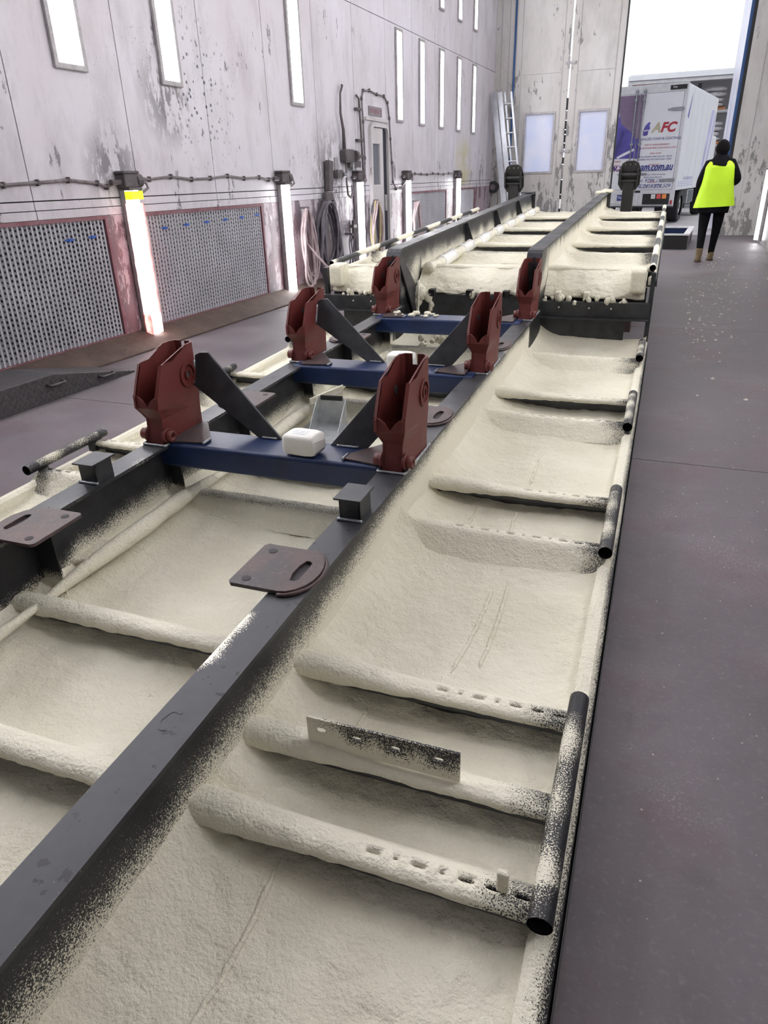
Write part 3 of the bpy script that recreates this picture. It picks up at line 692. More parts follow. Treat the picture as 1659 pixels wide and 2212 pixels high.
def web(side):
    # web of one main beam with overspray coverage on both faces
    m = MB(); xc = BX * side
    ys = [YN + (4.86 - YN) * k / 60 for k in range(61)]
    for face in (-1, 1):
        outer = face == side
        def band(ys, lo, hi, far):
            rows = 14; idx = []
            for y in ys:
                col = []
                for r in range(rows + 1):
                    z = lo(y) + (hi(y) - lo(y)) * r / rows
                    rel = z - (zo(y) if far else 0)
                    top = .108 if outer else .09
                    if outer: top += .085 * sstep(1.2, 2.6, y)
                    if far: top = .12 + .05 * nz(y * 5, 3)
                    if outer and far: top = .19 + .05 * nz(y * 9, 1)
                    top += .03 * nz(y * 2.3, face * 3.1) + .012 * nz(y * 9, face)
                    sw = .075 + (.045 if outer and y < 2.0 else 0) + (.03 if far else 0)
                    if not far and not outer and side < 0 and (abs(y - 1.42) < .18): top -= .04
                    a = .5 + (top - rel) / (2 * sw)
                    if far and y < 5.5: a = min(a, .55 - (5.3 - y) * .8 + .4 * nz(y * 6, z * 6))
                    if far and rel < -.06: a = .1 + .5 * nz(y * 8, z * 8)
                    col.append(m.vert((xc + face * .006, y, z), min(1.2, max(-.2, a))))
                idx.append(col)
            for i in range(len(ys) - 1):
                for r in range(rows):
                    m.f.append((idx[i][r], idx[i + 1][r], idx[i + 1][r + 1], idx[i][r + 1]))
        band(ys, lambda y: -.055, lambda y: ZT - .01, False)
        yf = [4.86 + (YF - 4.86) * k / 60 for k in range(61)]
        def hi(y): return .668 + .012 * (y - 4.9) - (0 if y > 5.0 else (5.0 - y) ** 2 * 2.2)
        band(yf, lambda y: (-.04 if y < 5.42 else zo(y) - .04), hi, True)
    o = m.build('beam_web', M['spray'], TR, smooth=False, attr=True)
    return o
def ribbon(side, path, th, hw, mat, name, spray=None):
    m = MB(); xc = BX * side; rings = []; at = []
    n = len(path)
    for k, (y, z) in enumerate(path):
        a = Vector(path[min(k + 1, n - 1)]) - Vector(path[max(k - 1, 0)]); a.normalize(); nrm = Vector((-a.y, a.x))
        if nrm.y < 0 and abs(nrm.y) > .3: nrm = -nrm
        q = (y - nrm.x * th, z - nrm.y * th)
        xs = [-hw, -hw * .3, hw * .3, hw]
        ring = [(xc + x, y, z) for x in xs] + [(xc + hw, q[0], q[1]), (xc - hw, q[0], q[1])]
        rings.append(ring)
        s = spray(y) if spray else (0, 0)
        at.append([s[0], s[0] * .3, s[1] * .3, s[1], s[1], s[0]])
    m.loft(rings, True, True, at)
    return m.build(name, mat, TR, attr=True)
for side in (-1, 1):
    web(side)
    def sp(y, side=side):
        # spatter reaching the flange edges
        out = .12 + .38 * sstep(1.5, 2.0, y) * (.5 + nz(y * 3.3, side * 2)) ; inn = .10
        if side > 0: inn = .75 if 1.02 < y < 1.22 else (.18 if .9 < y < 1.35 else .05)
        return (inn, out) if side > 0 else (out * .5, inn + .2)
    near = [(YN + (4.95 - YN) * k / 90, ZT) for k in range(91)]
    ribbon(side, near, .012, .049, M['flange'], 'top_flange', sp)
    far = [(4.862, .30), (4.862, .45), (4.862, .58), (4.868, .62), (4.885, .648), (4.915, .664), (4.96, .669)] + [(5.1 + (YF - 5.1) * k / 50, .668 + .012 * (.2 + (YF - 5.1) * k / 50)) for k in range(51)]
    ribbon(side, far, .014, .05, M['flange'], 'top_flange', lambda y, side=side: (.35 + .3 * nz(y * 2.2, side) if side < 0 else .08, .12 + .25 * nz(y * 4, side)) if y > 5.2 else (0, 0))
    # web end stiffener at the step, standing over the last hangers
    xi = BX * side - side * .02
    MB().prism([(4.90, .60), (4.94, .64), (5.36, .30), (5.36, .12), (5.26, .12)], 'x', min(xi, xi - side * .012), max(xi, xi - side * .012)).build('step_gusset', M['steel'], TR)
    MB().box(BX * side - .006, BX * side + .006, 4.80, 5.42, -.04, .3).build('step_plate', M['steel'], TR)
# dark hook-shaped wet mark on the near right flange
mk = [(BX - .012 + .019 * math.cos(t), 0.848 + .026 * math.sin(t), ZT + .0004) for t in [R(60 + 230 * k / 14) for k in range(15)]]
mm = MB(); rg = []
for k, p in enumerate(mk):
    q = Vector((p[0] - BX + .012, p[1] - 0.848, 0)).normalized() * (.0028 + .0012 * math.sin(k * 1.3))
    rg.append([(p[0] - q.x, p[1] - q.y, p[2]), (p[0] + q.x, p[1] + q.y, p[2]), (p[0] + q.x, p[1] + q.y, p[2] + .0004), (p[0] - q.x, p[1] - q.y, p[2] + .0004)])
mm.loft(rg, True, True).build('dark_mark', simple('dark_wet_mark', (.012, .012, .014), .3), TR)
# ribs and foam
NEAR = [(.83, 'o'), (1.05, 'o'), (1.31, 'o'), (2.16, 'f'), (2.52, 'o'), (3.41, 'f'), (3.76, 'o'), (4.62, 'f')]
FAR = [(5.52, 'o'), (6.31, 'f'), (6.83, 'o'), (7.53, 'f'), (8.09, 'o'), (8.80, 'f'), (9.36, 'o'), (9.97, 'f')]
BAYS = [(-1.238, -BX - .006), (-BX + .006, BX - .006), (BX + .006, 1.238)]
def rib(y0, typ, bay, far):
    xa, xb = BAYS[bay]
    if bay == 2: xb = 1.215
    if bay == 0: xa = -1.215
    off = (lambda y: zo(y)) if far else (lambda y: 0.0)
    z0 = off(y0)
    st = MB()
    if typ == 'o':
        st.box(xa, xb, y0 + .040, y0 + .046, z0 - .055, z0 + .045); st.box(xa, xb, y0 + .004, y0 + .044, z0 + .018, z0 + .022); st.box(xa, xb, y0 + .003, y0 + .007, z0 + .018, z0 + .04)
    else:
        st.box(xa, xb, y0 + .004, y0 + .010, z0 - .04, z0 + .045); st.box(xa, xb, y0 + .006, y0 + .048, z0 + .034, z0 + .038)
    rb = st.build('cross_rib', M['steel'], TR)
    # slots in the outer part of the flange
    slots = []
    if bay != 1:
        start = .86 if typ == 'o' else .68
        k = 0
        x = 1.180
        while x > start:
            big = k < 3 or k % 2 == 0
            slots.append((x, .030 if big else .010)); x -= .052 if k < 2 else .046; k += 1
        if (abs(y0 - 1.05) < .01): slots = []
        if bay == 0: slots = [(-a, l) for a, l in slots]
        slots.sort()
    seed = y0 * 7.3 + bay * 31
    def thick(x):
        if bay == 1: t = .35 + .65 * (1 - sstep(-.45, .3, x)) * (.7 if typ == 'o' else .4)
        else:
            d = abs(x) - BX; t = .15 + .85 * (1 - sstep(.05, .38, d))
        e = min(x - xa, xb - x)
        return (.026 * t + .006 * nz(x * 7, seed) * t) * (1.0 if not far else .7) + .002
    def cov(x, k):
        if bay == 1: c = .95 + (.0 if typ == 'o' else (-.35 if k in (3, 4, 5) else .1))
        else:
            d = 1.22 - abs(x); c = .50 + .9 * sstep(.0, .36, d)
            if typ == 'f' and k in (3, 4): c -= .12
        return c + .2 * nz(x * 5, seed + k)
    if typ == 'o':
        def sec(x):
            t = thick(x); w1 = .004 * nz(x * 30, seed); w2 = .004 * nz(x * 18, seed + 5)
            f = -.006 - t * .55 + w1
            return [(.012, .036), (.004 + f * .5, .034 - t * .25 + w1), (f, .042 + w2), (f * .6 + .004, .050 + t * .7), (.012, .052 + t), (.042, .051 + t), (.062, .040 + t * .8), (.10, .0)]
        strip = 4
    else:
        def sec(x):
            t = thick(x); w1 = .004 * nz(x * 30, seed); w2 = .004 * nz(x * 18, seed + 5)
            return [(-.080, -.024), (-.044 - t * .8, .0 + w2), (-.018 - t * .6 + w1, .028), (-.004 - t * .2, .046 + t * .5), (.010, .050 + t * .6), (.042, .050 + t * .5), (.052, .042), (.050, .025)]
        strip = 4
    nx = int((xb - xa) / (.012 if not far else .025))
    xs = set(xa + (xb - xa) * k / nx for k in range(nx + 1))
    for c, l in slots:
        xs = set(x for x in xs if abs(x - c) > l / 2 + .006)
        xs |= {c - l / 2 - .004, c + l / 2 + .004}
    xs = sorted(xs)
    m = MB(); idx = []
    for x in xs:
        s = sec(x); idx.append([m.vert((x, y0 + p[0], z0 + p[1]), cov(x, k)) for k, p in enumerate(s)])
    smid = {}
    for i in range(len(xs) - 1):
        mid = (xs[i] + xs[i + 1]) / 2
        hit = next(((c, l) for c, l in slots if abs(mid - c) < l / 2), None)
        for k in range(7):
            if k == strip and hit:
                c, l = hit; xl, xh = xs[i], xs[i + 1]; sl, sh = c - l / 2, c + l / 2
                q = l * (.22 if l > .02 else .34); wv = .0045 if l > .02 else .0035
                zz = (m.v[idx[i][4]][2] + m.v[idx[i + 1][5]][2]) / 2; yc = y0 + .027
                hole = [(sl, yc - wv * .5), (sl + q, yc - wv), (sh - q, yc - wv), (sh, yc - wv * .5), (sh, yc + wv * .5), (sh - q, yc + wv), (sl + q, yc + wv), (sl, yc + wv * .5)]
                A = m.v[idx[i][4]]; B = m.v[idx[i + 1][4]]; C_ = m.v[idx[i + 1][5]]; D = m.v[idx[i][5]]
                lerp = lambda P, Q, t: tuple(P[j] + (Q[j] - P[j]) * t for j in range(3))
                out = [A, lerp(A, B, .3), lerp(A, B, .7), B, C_, lerp(C_, D, .3), lerp(C_, D, .7), D]
                cv = cov(c, 4)
                oi = [m.vert(p, cv) for p in out]; hi = [m.vert((p[0], p[1], zz - .001), cv) for p in hole]; lo = [m.vert((p[0], p[1], z0 + .026), -.3) for p in hole]
                for j in range(8):
                    j2 = (j + 1) % 8; m.f.append((oi[j], oi[j2], hi[j2], hi[j])); m.f.append((hi[j], hi[j2], lo[j2], lo[j]))
            else: m.f.append((idx[i][k], idx[i + 1][k], idx[i + 1][k + 1], idx[i][k + 1]))
    m.build('foam_coating', M['spray_foam'], rb, smooth=True, attr=True)
    return rb
M['spray_foam'] = spray_mat('foam_over_steel', (.030, .031, .036), .45, .3, 1.5, .7)
# sharper foam relief on the coatings
RIDGES = {('n', 2, 3): [[(.886, 1.97), (.883, 1.744), (.868, 1.50)], [(.932, 2.0), (.937, 1.761), (.937, 1.55)]],
          ('n', 2, 0): [[(.70, .83), (.708, .659), (.698, .50), (.70, .1)]],
          ('n', 2, 5): [[(.855, 3.2), (.862, 2.787)]], ('n', 2, 4): [[(.701, 2.53), (.692, 2.25)], [(.857, 2.53), (.866, 2.25)]],
          ('n', 2, 2): [[(.70, 1.30), (.72, 1.10)]]}
def bayfoam(bay, y0, y1, t0, t1, far, res, key):
    xa, xb = BAYS[bay]; nx = max(8, int((xb - xa) / res)); ny = max(4, int((y1 - y0) / res)); m = MB()
    rds = RIDGES.get(key, []); sd = bay * 13.7 + y0 * 3.1
    rows = []
    for j in range(ny + 1):
        y = y0 + (y1 - y0) * j / ny; row = []
        for i in range(nx + 1):
            x = xa + (xb - xa) * i / nx
            z = -.036
            dl, dr = x - xa, xb - x
            hb = .085 + .02 * nz(y * 4, sd)
            lb = hb if bay in (1, 2) else .030; rb_ = hb if bay in (0, 1) else .030
            bf = .25 + .75 * sstep(0, .09, y - y0) if t0 == 'o' else 1.0
            z += bf * lb * math.exp(-dl / (.085 if lb > .05 else .03)) + bf * rb_ * math.exp(-dr / (.085 if rb_ > .05 else .03))
            a, b = y - y0, y1 - y
            z += (.058 if t0 == 'o' else .016) * math.exp(-(a / .055)) + (.055 if t1 == 'f' else .018) * math.exp(-(b / (.06 if t1 == 'f' else .04)))
            z += .012 * nz(x * 3.1, y * 3.1, sd) + .006 * nz(x * 9, y * 9, sd) + .0028 * nz(x * 27, y * 27, sd)
            if res < .012: z += .0014 * nz(x * 70, y * 70, sd)
            if t1 == 'o': z += .006 * nz(x * 22, y * 30, sd + 9) * math.exp(-b / .12)
            if far: z += zo(y)
            row.append(m.vert((x, y, z)))
        rows.append(row)
    for j in range(ny):
        for i in range(nx): m.f.append((rows[j][i], rows[j][i + 1], rows[j + 1][i + 1], rows[j + 1][i]))
    fo = m.build('foam_infill', M['foam'], TR, smooth=True)
    for rd in rds:
        pts = []; n = 60
        for k in range(n + 1):
            y = rd[0][1] + (rd[-1][1] - rd[0][1]) * k / n
            if not (y0 < y < y1): continue
            for p, q in zip(rd[:-1], rd[1:]):
                if q[1] <= y <= p[1]: xr = p[0] + (q[0] - p[0]) * (y - p[1]) / (q[1] - p[1])
            xr += .005 * nz(y * 22, rd[0][0] * 9) + .002 * nz(y * 70, 3)
            j = min(ny, max(0, round((y - y0) / (y1 - y0) * ny))); i = min(nx, max(0, round((xr - xa) / (xb - xa) * nx)))
            pts.append((xr, y, m.v[rows[j][i]][2] + .001))
        if len(pts) > 3: MB().tube(pts, [.0062 * min(1, k / 6 + .15, (len(pts) - 1 - k) / 6 + .15) * (1 + .4 * nz(k * .7, 2)) for k in range(len(pts))], 7).build('foam_ridge', M['foam'], fo, smooth=True)
    return fo
for bay in range(3):
    for y0, t in NEAR:
        if not (bay == 1 and y0 == 1.05): rib(y0, t, bay, False)
    for y0, t in FAR: rib(y0, t, bay, True)
    ed = [(YN, 'f')] + [q for q in NEAR if not (bay == 1 and q[0] == 1.05)] + [(YS, 'f')]
    for k in range(len(ed) - 1):
        a = ed[k][0] + (.046 if ed[k][1] == 'o' else .008); b = ed[k + 1][0] + (.040 if ed[k + 1][1] == 'o' else .004)
        if b - a < .05: continue
        res = .0085 if (bay == 2 and b < 2.2) else (.011 if b < 2.2 else .014)
        bayfoam(bay, a, b, ed[k][1], ed[k + 1][1], False, res, ('n', bay, k))
    ed = FAR + [(YF, 'f')]
    for k in range(len(ed) - 1):
        a = ed[k][0] + (.046 if ed[k][1] == 'o' else .008); b = ed[k + 1][0] + (.040 if ed[k + 1][1] == 'o' else .004)
        bayfoam(bay, a, b, ed[k][1], ed[k + 1][1], True, .024, None)
# side rails: thin sprayed edge angle
for side in (-1, 1):
    for y0, y1, far in ((YN, 5.30, False), (5.42, YF, True)):
        m = MB(); rings = []; at = []; n = 70
        for k in range(n + 1):
            y = y0 + (y1 - y0) * k / n; z = zo(y) if far else 0
            w = .0025 * nz(y * 9, side)
            rings.append([(side * 1.20, y, z - .045), (side * (1.198 + w), y, z + .004 + w), (side * 1.212, y, z + .016 + w), (side * 1.235, y, z + .016), (side * 1.250, y, z + .004), (side * 1.256, y, z - .045)])
            c = .75 + .3 * nz(y * 2.2, side * 4); at.append([c, c + .3, c + .2, c, c - .35, -.2])
        m.loft(rings, True, True, at); m.build('side_rail', M['spray_foam'], TR, attr=True)
        MB().box(min(side * 1.257, side * 1.260), max(side * 1.257, side * 1.260), y0, y1, -.048 if not far else zo(y0) - .05, -.012 if not far else zo(y0) - .01).build('rail_seal', M['black'], TR)
# tie tubes along the sides
def ttube(side, y0, y1, far, segs=None):
    m = MB(); n = 40; k0 = 14; rings = []; at = []; r = .0225
    for ring_r, rev in ((r, False), (r * .8, True)):
        for k in range(n + 1):
            kk = n - k if rev else k
            y = y0 + (y1 - y0) * kk / n; z = (zo(y) if far else 0) + .078
            rings.append([(side * 1.218 + ring_r * math.cos(t), y, z + ring_r * math.sin(t)) for t in [2 * math.pi * j / k0 for j in range(k0)]])
            row = []
            for j in range(k0):
                t = 2 * math.pi * j / k0
                c = .24 + .25 * math.sin(t) - side * .15 * math.cos(t) + .35 * nz(y * 3.1, side) + .1 * math.sin(y * 37)
                if far: c = (.95 if (math.sin(y * 6.3) > -.1) else .1) + .3 * math.sin(t) - .1
                if not far and min(y - y0, y1 - y) < .06: c -= .25
                row.append(c if not rev else -.3)
            at.append(row)
    m.loft(rings, True, False, at); o = m.build('side_tube', M['spray'], TR, smooth=True, attr=True)
    step = .24 if not far else 1.27
    y = y0 + .09
    while y < y1:
        z = (zo(y) if far else 0)
        MB().box(side * 1.218 - .012, side * 1.218 + .012, y - .02, y + .02, z + .0, z + .058).build('tube_foot', M['steel'], o); y += max(step, (y1 - y0 - .18)) if not far else step
for side in (-1, 1):
    ttube(side, .80, 1.385, False); ttube(side, 2.10, 2.60, False); ttube(side, 3.31, 3.83, False); ttube(side, 4.57, 5.0, False); ttube(side, 5.42, YF - .05, True)
# perforated plate standing on the second rib
m = MB(); xs = [.655, .70, .79, .89, .985, 1.01]
m2 = MB()
L = 1.008 - .655
for (a, b, hs) in ((.655, .725, .69), (.725, .82, .775), (.82, .915, .865), (.915, 1.008, .962)):
    outer = [(a, .062), (a + (b - a) * .3, .062), (a + (b - a) * .7, .062), (b, .062), (b, .142), (a + (b - a) * .7, .142), (a + (b - a) * .3, .142), (a, .142)]
    zc = .112; l, hh = .011, .006
    hole = [(hs - l, zc - hh * .5), (hs - l * .5, zc - hh), (hs + l * .5, zc - hh), (hs + l, zc - hh * .5), (hs + l, zc + hh * .5), (hs + l * .5, zc + hh), (hs - l * .5, zc + hh), (hs - l, zc + hh * .5)]
    m2.holed(outer, hole, 'y', 1.066, 1.072)
m2.a = [.38 + .55 * sstep(.085, .06, v[2]) + .35 * sstep(.78, .66, v[0]) - .1 * sstep(.9, 1.0, v[0]) for v in m2.v]
m2.build('slotted_plate', M['spray'], TR, attr=True)
# small stub of foam standing on the first rib
MB().obox(Matrix.Translation((1.143, .857, .085)), .022, .014, .05).build('foam_plug', M['foam'], TR, bevel=.004)
# suspension hangers --------------------------------------------------
def hanger_mesh():
    m = MB()
    lv = [(.0, .010, .036, .046), (.06, .022, .036, .047), (.10, .026, .037, .049), (.125, .012, .045, .051), (.15, -.004, .055, .053), (.19, .000, .056, .054), (.25, .030, .056, .055), (.305, .060, .055, .055)]
    yb = .285
    th = .006
    def ring(z, yf, wf, wb_, t):
        # U path: left front -> left back -> right back -> right front (outer or inner)
        return [(-wf + t, yf, z), (-(wf * .6 + wb_ * .4) + t, yf + (yb - yf) * .3, z), (-wb_ + t, yf + (yb - yf) * .7, z), (-wb_ + t, yb - .02 - t, z), (-wb_ + .02, yb - t, z), (-.010, yb - t, z), (.010, yb - t, z), (wb_ - .02, yb - t, z), (wb_ - t, yb - .02 - t, z), (wb_ - t, yf + (yb - yf) * .7, z), ((wf * .6 + wb_ * .4) - t, yf + (yb - yf) * .3, z), (wf - t, yf, z)]
    ro = [ring(*l, 0) for l in lv]; ri = [ring(*l, th) for l in lv]
    # higher back portion with the cut slot
    for t, dst in ((0, ro), (th, ri)):
        last = dst[-1]; z = .345
        top = [(p[0], p[1] if p[1] > .2 else .215 + .02 * (p[1] > .1), z) for p in last]
        dst.append([(q[0], max(q[1], .22), z) for q in top])
    n = 12
    for r in range(len(lv)):
        for k in range(n - 1):
            if r == len(lv) - 1 and k in (0, 5, 10): continue
            a, b, c, d = ro[r][k], ro[r][k + 1], ro[r + 1][k + 1], ro[r + 1][k]
            m.quad(a, b, c, d); a2, b2, c2, d2 = ri[r][k], ri[r][k + 1], ri[r + 1][k + 1], ri[r + 1][k]; m.quad(b2, a2, d2, c2)
        # front edge of the walls
        for k in (0, 11):
            m.quad(ro[r][k], ri[r][k], ri[r + 1][k], ro[r + 1][k])
    for k in [q for q in range(n - 1) if q != 5]: m.quad(ro[-1][k], ro[-1][k + 1], ri[-1][k + 1], ri[-1][k])
    # returned lips on the front edges
    for s in (-1, 1):
        for r in range(4, len(lv) - 1):
            a = lv[r]; b = lv[r + 1]
            m.quad((s * a[2], a[1], a[0]), (s * (a[2] - .012), a[1] - .004, a[0]), (s * (b[2] - .012), b[1] - .004, b[0]), (s * b[2], b[1], b[0]))
            m.quad((s * (a[2] - .004), a[1] + .006, a[0]), (s * (a[2] - .014), a[1] + .002, a[0]), (s * (b[2] - .014), b[1] + .002, b[0]), (s * (b[2] - .004), b[1] + .006, b[0]))
    return m
def front_plate():
    m = MB()
    lv = [(.0, .012, .036), (.06, .024, .036), (.10, .028, .037), (.125, .014, .045), (.15, -.002, .055)]
    cols = [-1, -.6, -.3, 0, .3, .6, 1]
    top = {-1: .20, -.6: .192, -.3: .178, 0: .152, .3: .178, .6: .192, 1: .20}
    g = []
    for z, y, w_ in lv: g.append([(c * w_, y, z) for c in cols])
    g.append([(c * .056, .0 + (.001), top[c]) for c in cols])
    for off in (0, .007):
        for r in range(len(g) - 1):
            for k in range(6):
                q = [g[r][k], g[r][k + 1], g[r + 1][k + 1], g[r + 1][k]]; m.quad(*[(p[0], p[1] + off, p[2]) for p in q])
    for k in range(6):
        a, b = g[-1][k], g[-1][k + 1]; m.quad(a, b, (b[0], b[1] + .007, b[2]), (a[0], a[1] + .007, a[2]))
    return m
HM = hanger_mesh().mesh('hanger_shell', False); HM.materials.append(M['red'])
FM = front_plate().mesh('front_plate', False); FM.materials.append(M['red'])
def ringp(r, n=18, cy=0, cz=0): return [(cy + r * math.cos(2 * math.pi * k / n), cz + r * math.sin(2 * math.pi * k / n)) for k in range(n)]
BO = MB(); BO.holed(ringp(.049), ringp(.038), 'x', 0, .009); BO.holed(ringp(.038), ringp(.016), 'x', -.002, .003); BO.holed(ringp(.019), ringp(.014), 'x', 0, .010)
BOM = BO.mesh('bushing_ring', False); BOM.materials.append(M['red'])
PN = MB(); PN.holed(ringp(.022, 14), ringp(.011, 14), 'x', 0, .034); PN.holed(ringp(.029, 14), ringp(.022, 14), 'x', 0, .012)
PNM = PN.mesh('pivot_boss', True); PNM.materials.append(M['red'])
HLM = MB().cyl((0, 0, 0), .0165, .003, 'x', 16).mesh('bore', False); HLM.materials.append(M['seam'])
WB = MB(); 
pts = [(-.05 + .1 * k / 14, .0 + .002 * nz(k * 1.7, 2), .004) for k in range(15)]
WB.tube(pts, [.005 + .002 * nz(k * 2.3, 5) for k in range(15)], 6)
for s in (-1, 1): WB.tube([(s * .05, .29 * k / 24, .004) for k in range(25)], [.005 + .002 * nz(k * 2.3, s * 5) for k in range(25)], 6)
WBM = WB.mesh('weld_bead', True); WBM.materials.append(M['steel_bright'])
hl = {2.09: 'nearest', 3.335: 'middle', 4.585: 'furthest'}
for y in (2.09, 3.335, 4.585):
    for side in (-1, 1):
        h = empty('suspension_hanger', (BX * side, y, ZT), (0, 0, 0), TR)
        h['label'] = '%s red oxide hanger bracket on the %s beam' % (hl[y], 'left' if side < 0 else 'right')
        o = link('hanger_shell', HM, None, h)
        link('front_plate', FM, None, h)
        for s in (-1, 1):
            b = link('bushing_ring', BOM, None, h); b.location = (s * .052, .205, .232); b.rotation_euler = (0, 0, 0 if s > 0 else math.pi)
            hb = link('bore', HLM, None, h); hb.location = (s * .0545, .205, .232)
            hb2 = link('bore', HLM, None, h); hb2.location = (s * .0475, .205, .232)
            p = link('pivot_boss', PNM, None, h); p.location = (s * .036, .035, .034); p.rotation_euler = (0, 0, 0 if s > 0 else math.pi)
        link('weld_bead', WBM, None, h)
        c = MB().box(-.009, .009, .277, .2868, .31, .347).build('slot', M['seam'], h) if False else None
# blue cross members and braces
def rbox(x0, x1, y0, y1, z0, z1, r, n=4):
    pts = []
    for cx, cz, a0 in ((y1 - r, z1 - r, 0), (y0 + r, z1 - r, 90), (y0 + r, z0 + r, 180), (y1 - r, z0 + r, 270)):
        for k in range(n + 1):
            t = R(a0 + 90 * k / n); pts.append((cx + r * math.cos(t), cz + r * math.sin(t)))
    return MB().prism(pts, 'x', x0, x1)
for y in (2.11, 3.26, 4.47):
    rbox(-BX + .006, BX - .006, y, y + .175, .185, .283, .014).build('blue_crossmember', M['blue'], TR)
    for side in (-1, 1):
        xi = side * (BX - .048)
        MB().prism([(xi, y + .01), (xi, y + .24), (xi - side * .03, y + .24), (xi - side * .15, y + .075), (xi - side * .15, y + .03), (xi - side * .02, y + .01)], 'z', .2835, .2915).build('corner_gusset', M['plate'], TR, bevel=.002)
        MB().tube([(xi - side * .15, y + .02 + .05 * k / 8, .29) for k in range(9)], .006, 6).build('weld_bead', M['steel_bright'], TR, smooth=True)
for y in (2.11, 3.35 - .09):
    for side in (-1, 1):
        q = lambda a, b: (side * a, b)
        poly = [q(.438, .455), q(.438, .565), q(.415, .575), q(.380, .577), q(.02, .283), q(.125, .283)] if side < 0 else [q(.425, .445), q(.425, .560), q(.405, .572), q(.37, .575), q(.175, .283), q(.315, .283)]
        if side > 0: poly = [q(.436, .40), q(.436, .545), q(.42, .56), q(.185, .283), q(.335, .283)]
        bp = MB().prism(poly, 'y', y + .150, y + .160); bp.v = [(v[0], v[1] + (v[2] - .283) * .38, v[2]) for v in bp.v]; bp.build('brace_plate', M['steel'], TR, bevel=.0015)
        a = poly[-1]; b = poly[-2]
        MB().tube([(a[0] + (b[0] - a[0]) * (.2 + .6 * k / 10), y + .146, .287 + .002 * nz(k * 1.9, y)) for k in range(11)], .005, 6).build('weld_bead', M['steel_bright'], TR, smooth=True)
        if side < 0: MB().tube([(-.436, y + .215 + .03 * k / 8, .46 + .09 * k / 8) for k in range(9)], .007, 6).build('weld_bead', M['steel_bright'], TR, smooth=True)
# slotted D-shaped plates on the beams
def dplate(y, side):
    m = MB(); x0, w_, r = -.165, 0, .105
    # local: x toward the outside of the trailer, origin on beam axis
    n = 24; outer = []; hole = []
    loop = [(-.165, -.095), (-.165, -.04), (-.165, .04), (-.165, .095), (-.155, .105), (-.08, .105), (-.02, .105)] + [(-.02 + .07 * math.sin(math.pi * k / 10), .105 * math.cos(math.pi * k / 10)) for k in range(1, 10)] + [(-.02, -.105), (-.08, -.105), (-.155, -.105)]
    cx, cy = -.005, 0
    hl_ = []
    for (x, yy) in loop:
        t = math.atan2(yy - cy, (x - cx) * 1.0)
        ux, uy = math.cos(t), math.sin(t)
        # stadium slot: half length .045 along y, radius .015
        k = 0.0
        best = None
        lo, hi = 0, .2
        for _ in range(24):
            mid = (lo + hi) / 2; px, py = ux * mid, uy * mid
            d = math.hypot(px, max(0, abs(py) - .036)) - .0145
            if d < 0: lo = mid
            else: hi = mid
        hl_.append((cx + ux * lo, cy + uy * lo))
    conv = lambda p: (side * p[0] + BX * side, y + p[1])
    m.holed([conv(p) for p in loop], [conv(p) for p in hl_], 'z', ZT + .002, ZT + .013)
    o = m.build('slotted_plate', M['plate'], TR, bevel=.0015)
    for dy in (-.075, .07): MB().cyl((side * (-.145 + .02) + BX * side, y + dy, ZT + .0125), .0125, .003, 'z', 16).build('bolt_hole', M['seam'], o)
    MB().box(min(BX * side - side * .02, BX * side + side * .03), max(BX * side - side * .02, BX * side + side * .03), y - .06, y + .06, ZT + .0005, ZT + .003).build('slot_floor', M['seam'], o)
    rim = [conv((-.02 + .074 * math.sin(math.pi * k / 16), .109 * math.cos(math.pi * k / 16))) for k in range(17)]
    MB().tube([(p[0], p[1], ZT + .004) for p in rim], [.006 + .002 * nz(k * 1.3, y) for k in range(17)], 6).build('weld_bead', M['plate'], o, smooth=True)
for y in (1.41, 2.68, 3.90):
    for side in (-1, 1): dplate(y, side)
# stub posts
for side in (-1, 1):
    xc = side * BX; y = 1.765
    m = MB(); m.box(xc - .034, xc + .034, y - .035, y - .029, ZT, .345); m.box(xc - .034, xc - .028, y - .035, y + .05, ZT, .345); m.box(xc + .028, xc + .034, y - .035, y + .05, ZT, .345)
    o = m.build('stub_post', M['steel'], TR)
    MB().box(xc - .045, xc + .042, y - .05, y + .065, .345, .351).build('stub_cap', M['steel'], o, bevel=.001)
    MB().tube([(xc - .04 + .08 * k / 12, y - .04, ZT + .003) for k in range(13)], [.006 + .002 * nz(k * 2, side) for k in range(13)], 6).build('weld_bead', M['steel_bright'], o, smooth=True)
# web stiffeners on the inner faces
for side in (-1, 1):
    for y in (1.445, 2.15, 2.68, 3.36, 3.92, 4.6):
        xa, xb = BX - .006, BX - (.085 if y in (1.445,) else .06)
        m = MB(); n = 10; at = []
        i0 = []
        rows = []
        for k in range(n + 1):
            z = -.03 + (ZT - .012 + .03) * k / n; c = .95 - 1.2 * sstep(.02, .17, z)
            rows.append([(side * xa, y - .003, z), (side * xb, y - .003, z), (side * xb, y + .003, z), (side * xa, y + .003, z)]); at.append([c] * 4)
        m.loft(rows, True, True, at); m.build('web_stiffener', M['spray'], TR, attr=True)
for side in (-1, 1):
    for y in (6.85, 8.12, 9.38):
        z = zo(y)
        MB().prism([(side * (BX - .006), z + .245), (side * (BX - .03), z + .245), (side * (BX - .10), z + .04), (side * (BX - .006), z + .02)], 'y', y - .004, y + .004).build('web_stiffener', M['steel'], TR)
MB().prism([(-.484, 1.56), (-.40, 1.60), (-.385, 1.70), (-.41, 1.735), (-.484, 1.72)], 'z', .045, .062).build('foam_tab', M['foam'], TR, bevel=.006)
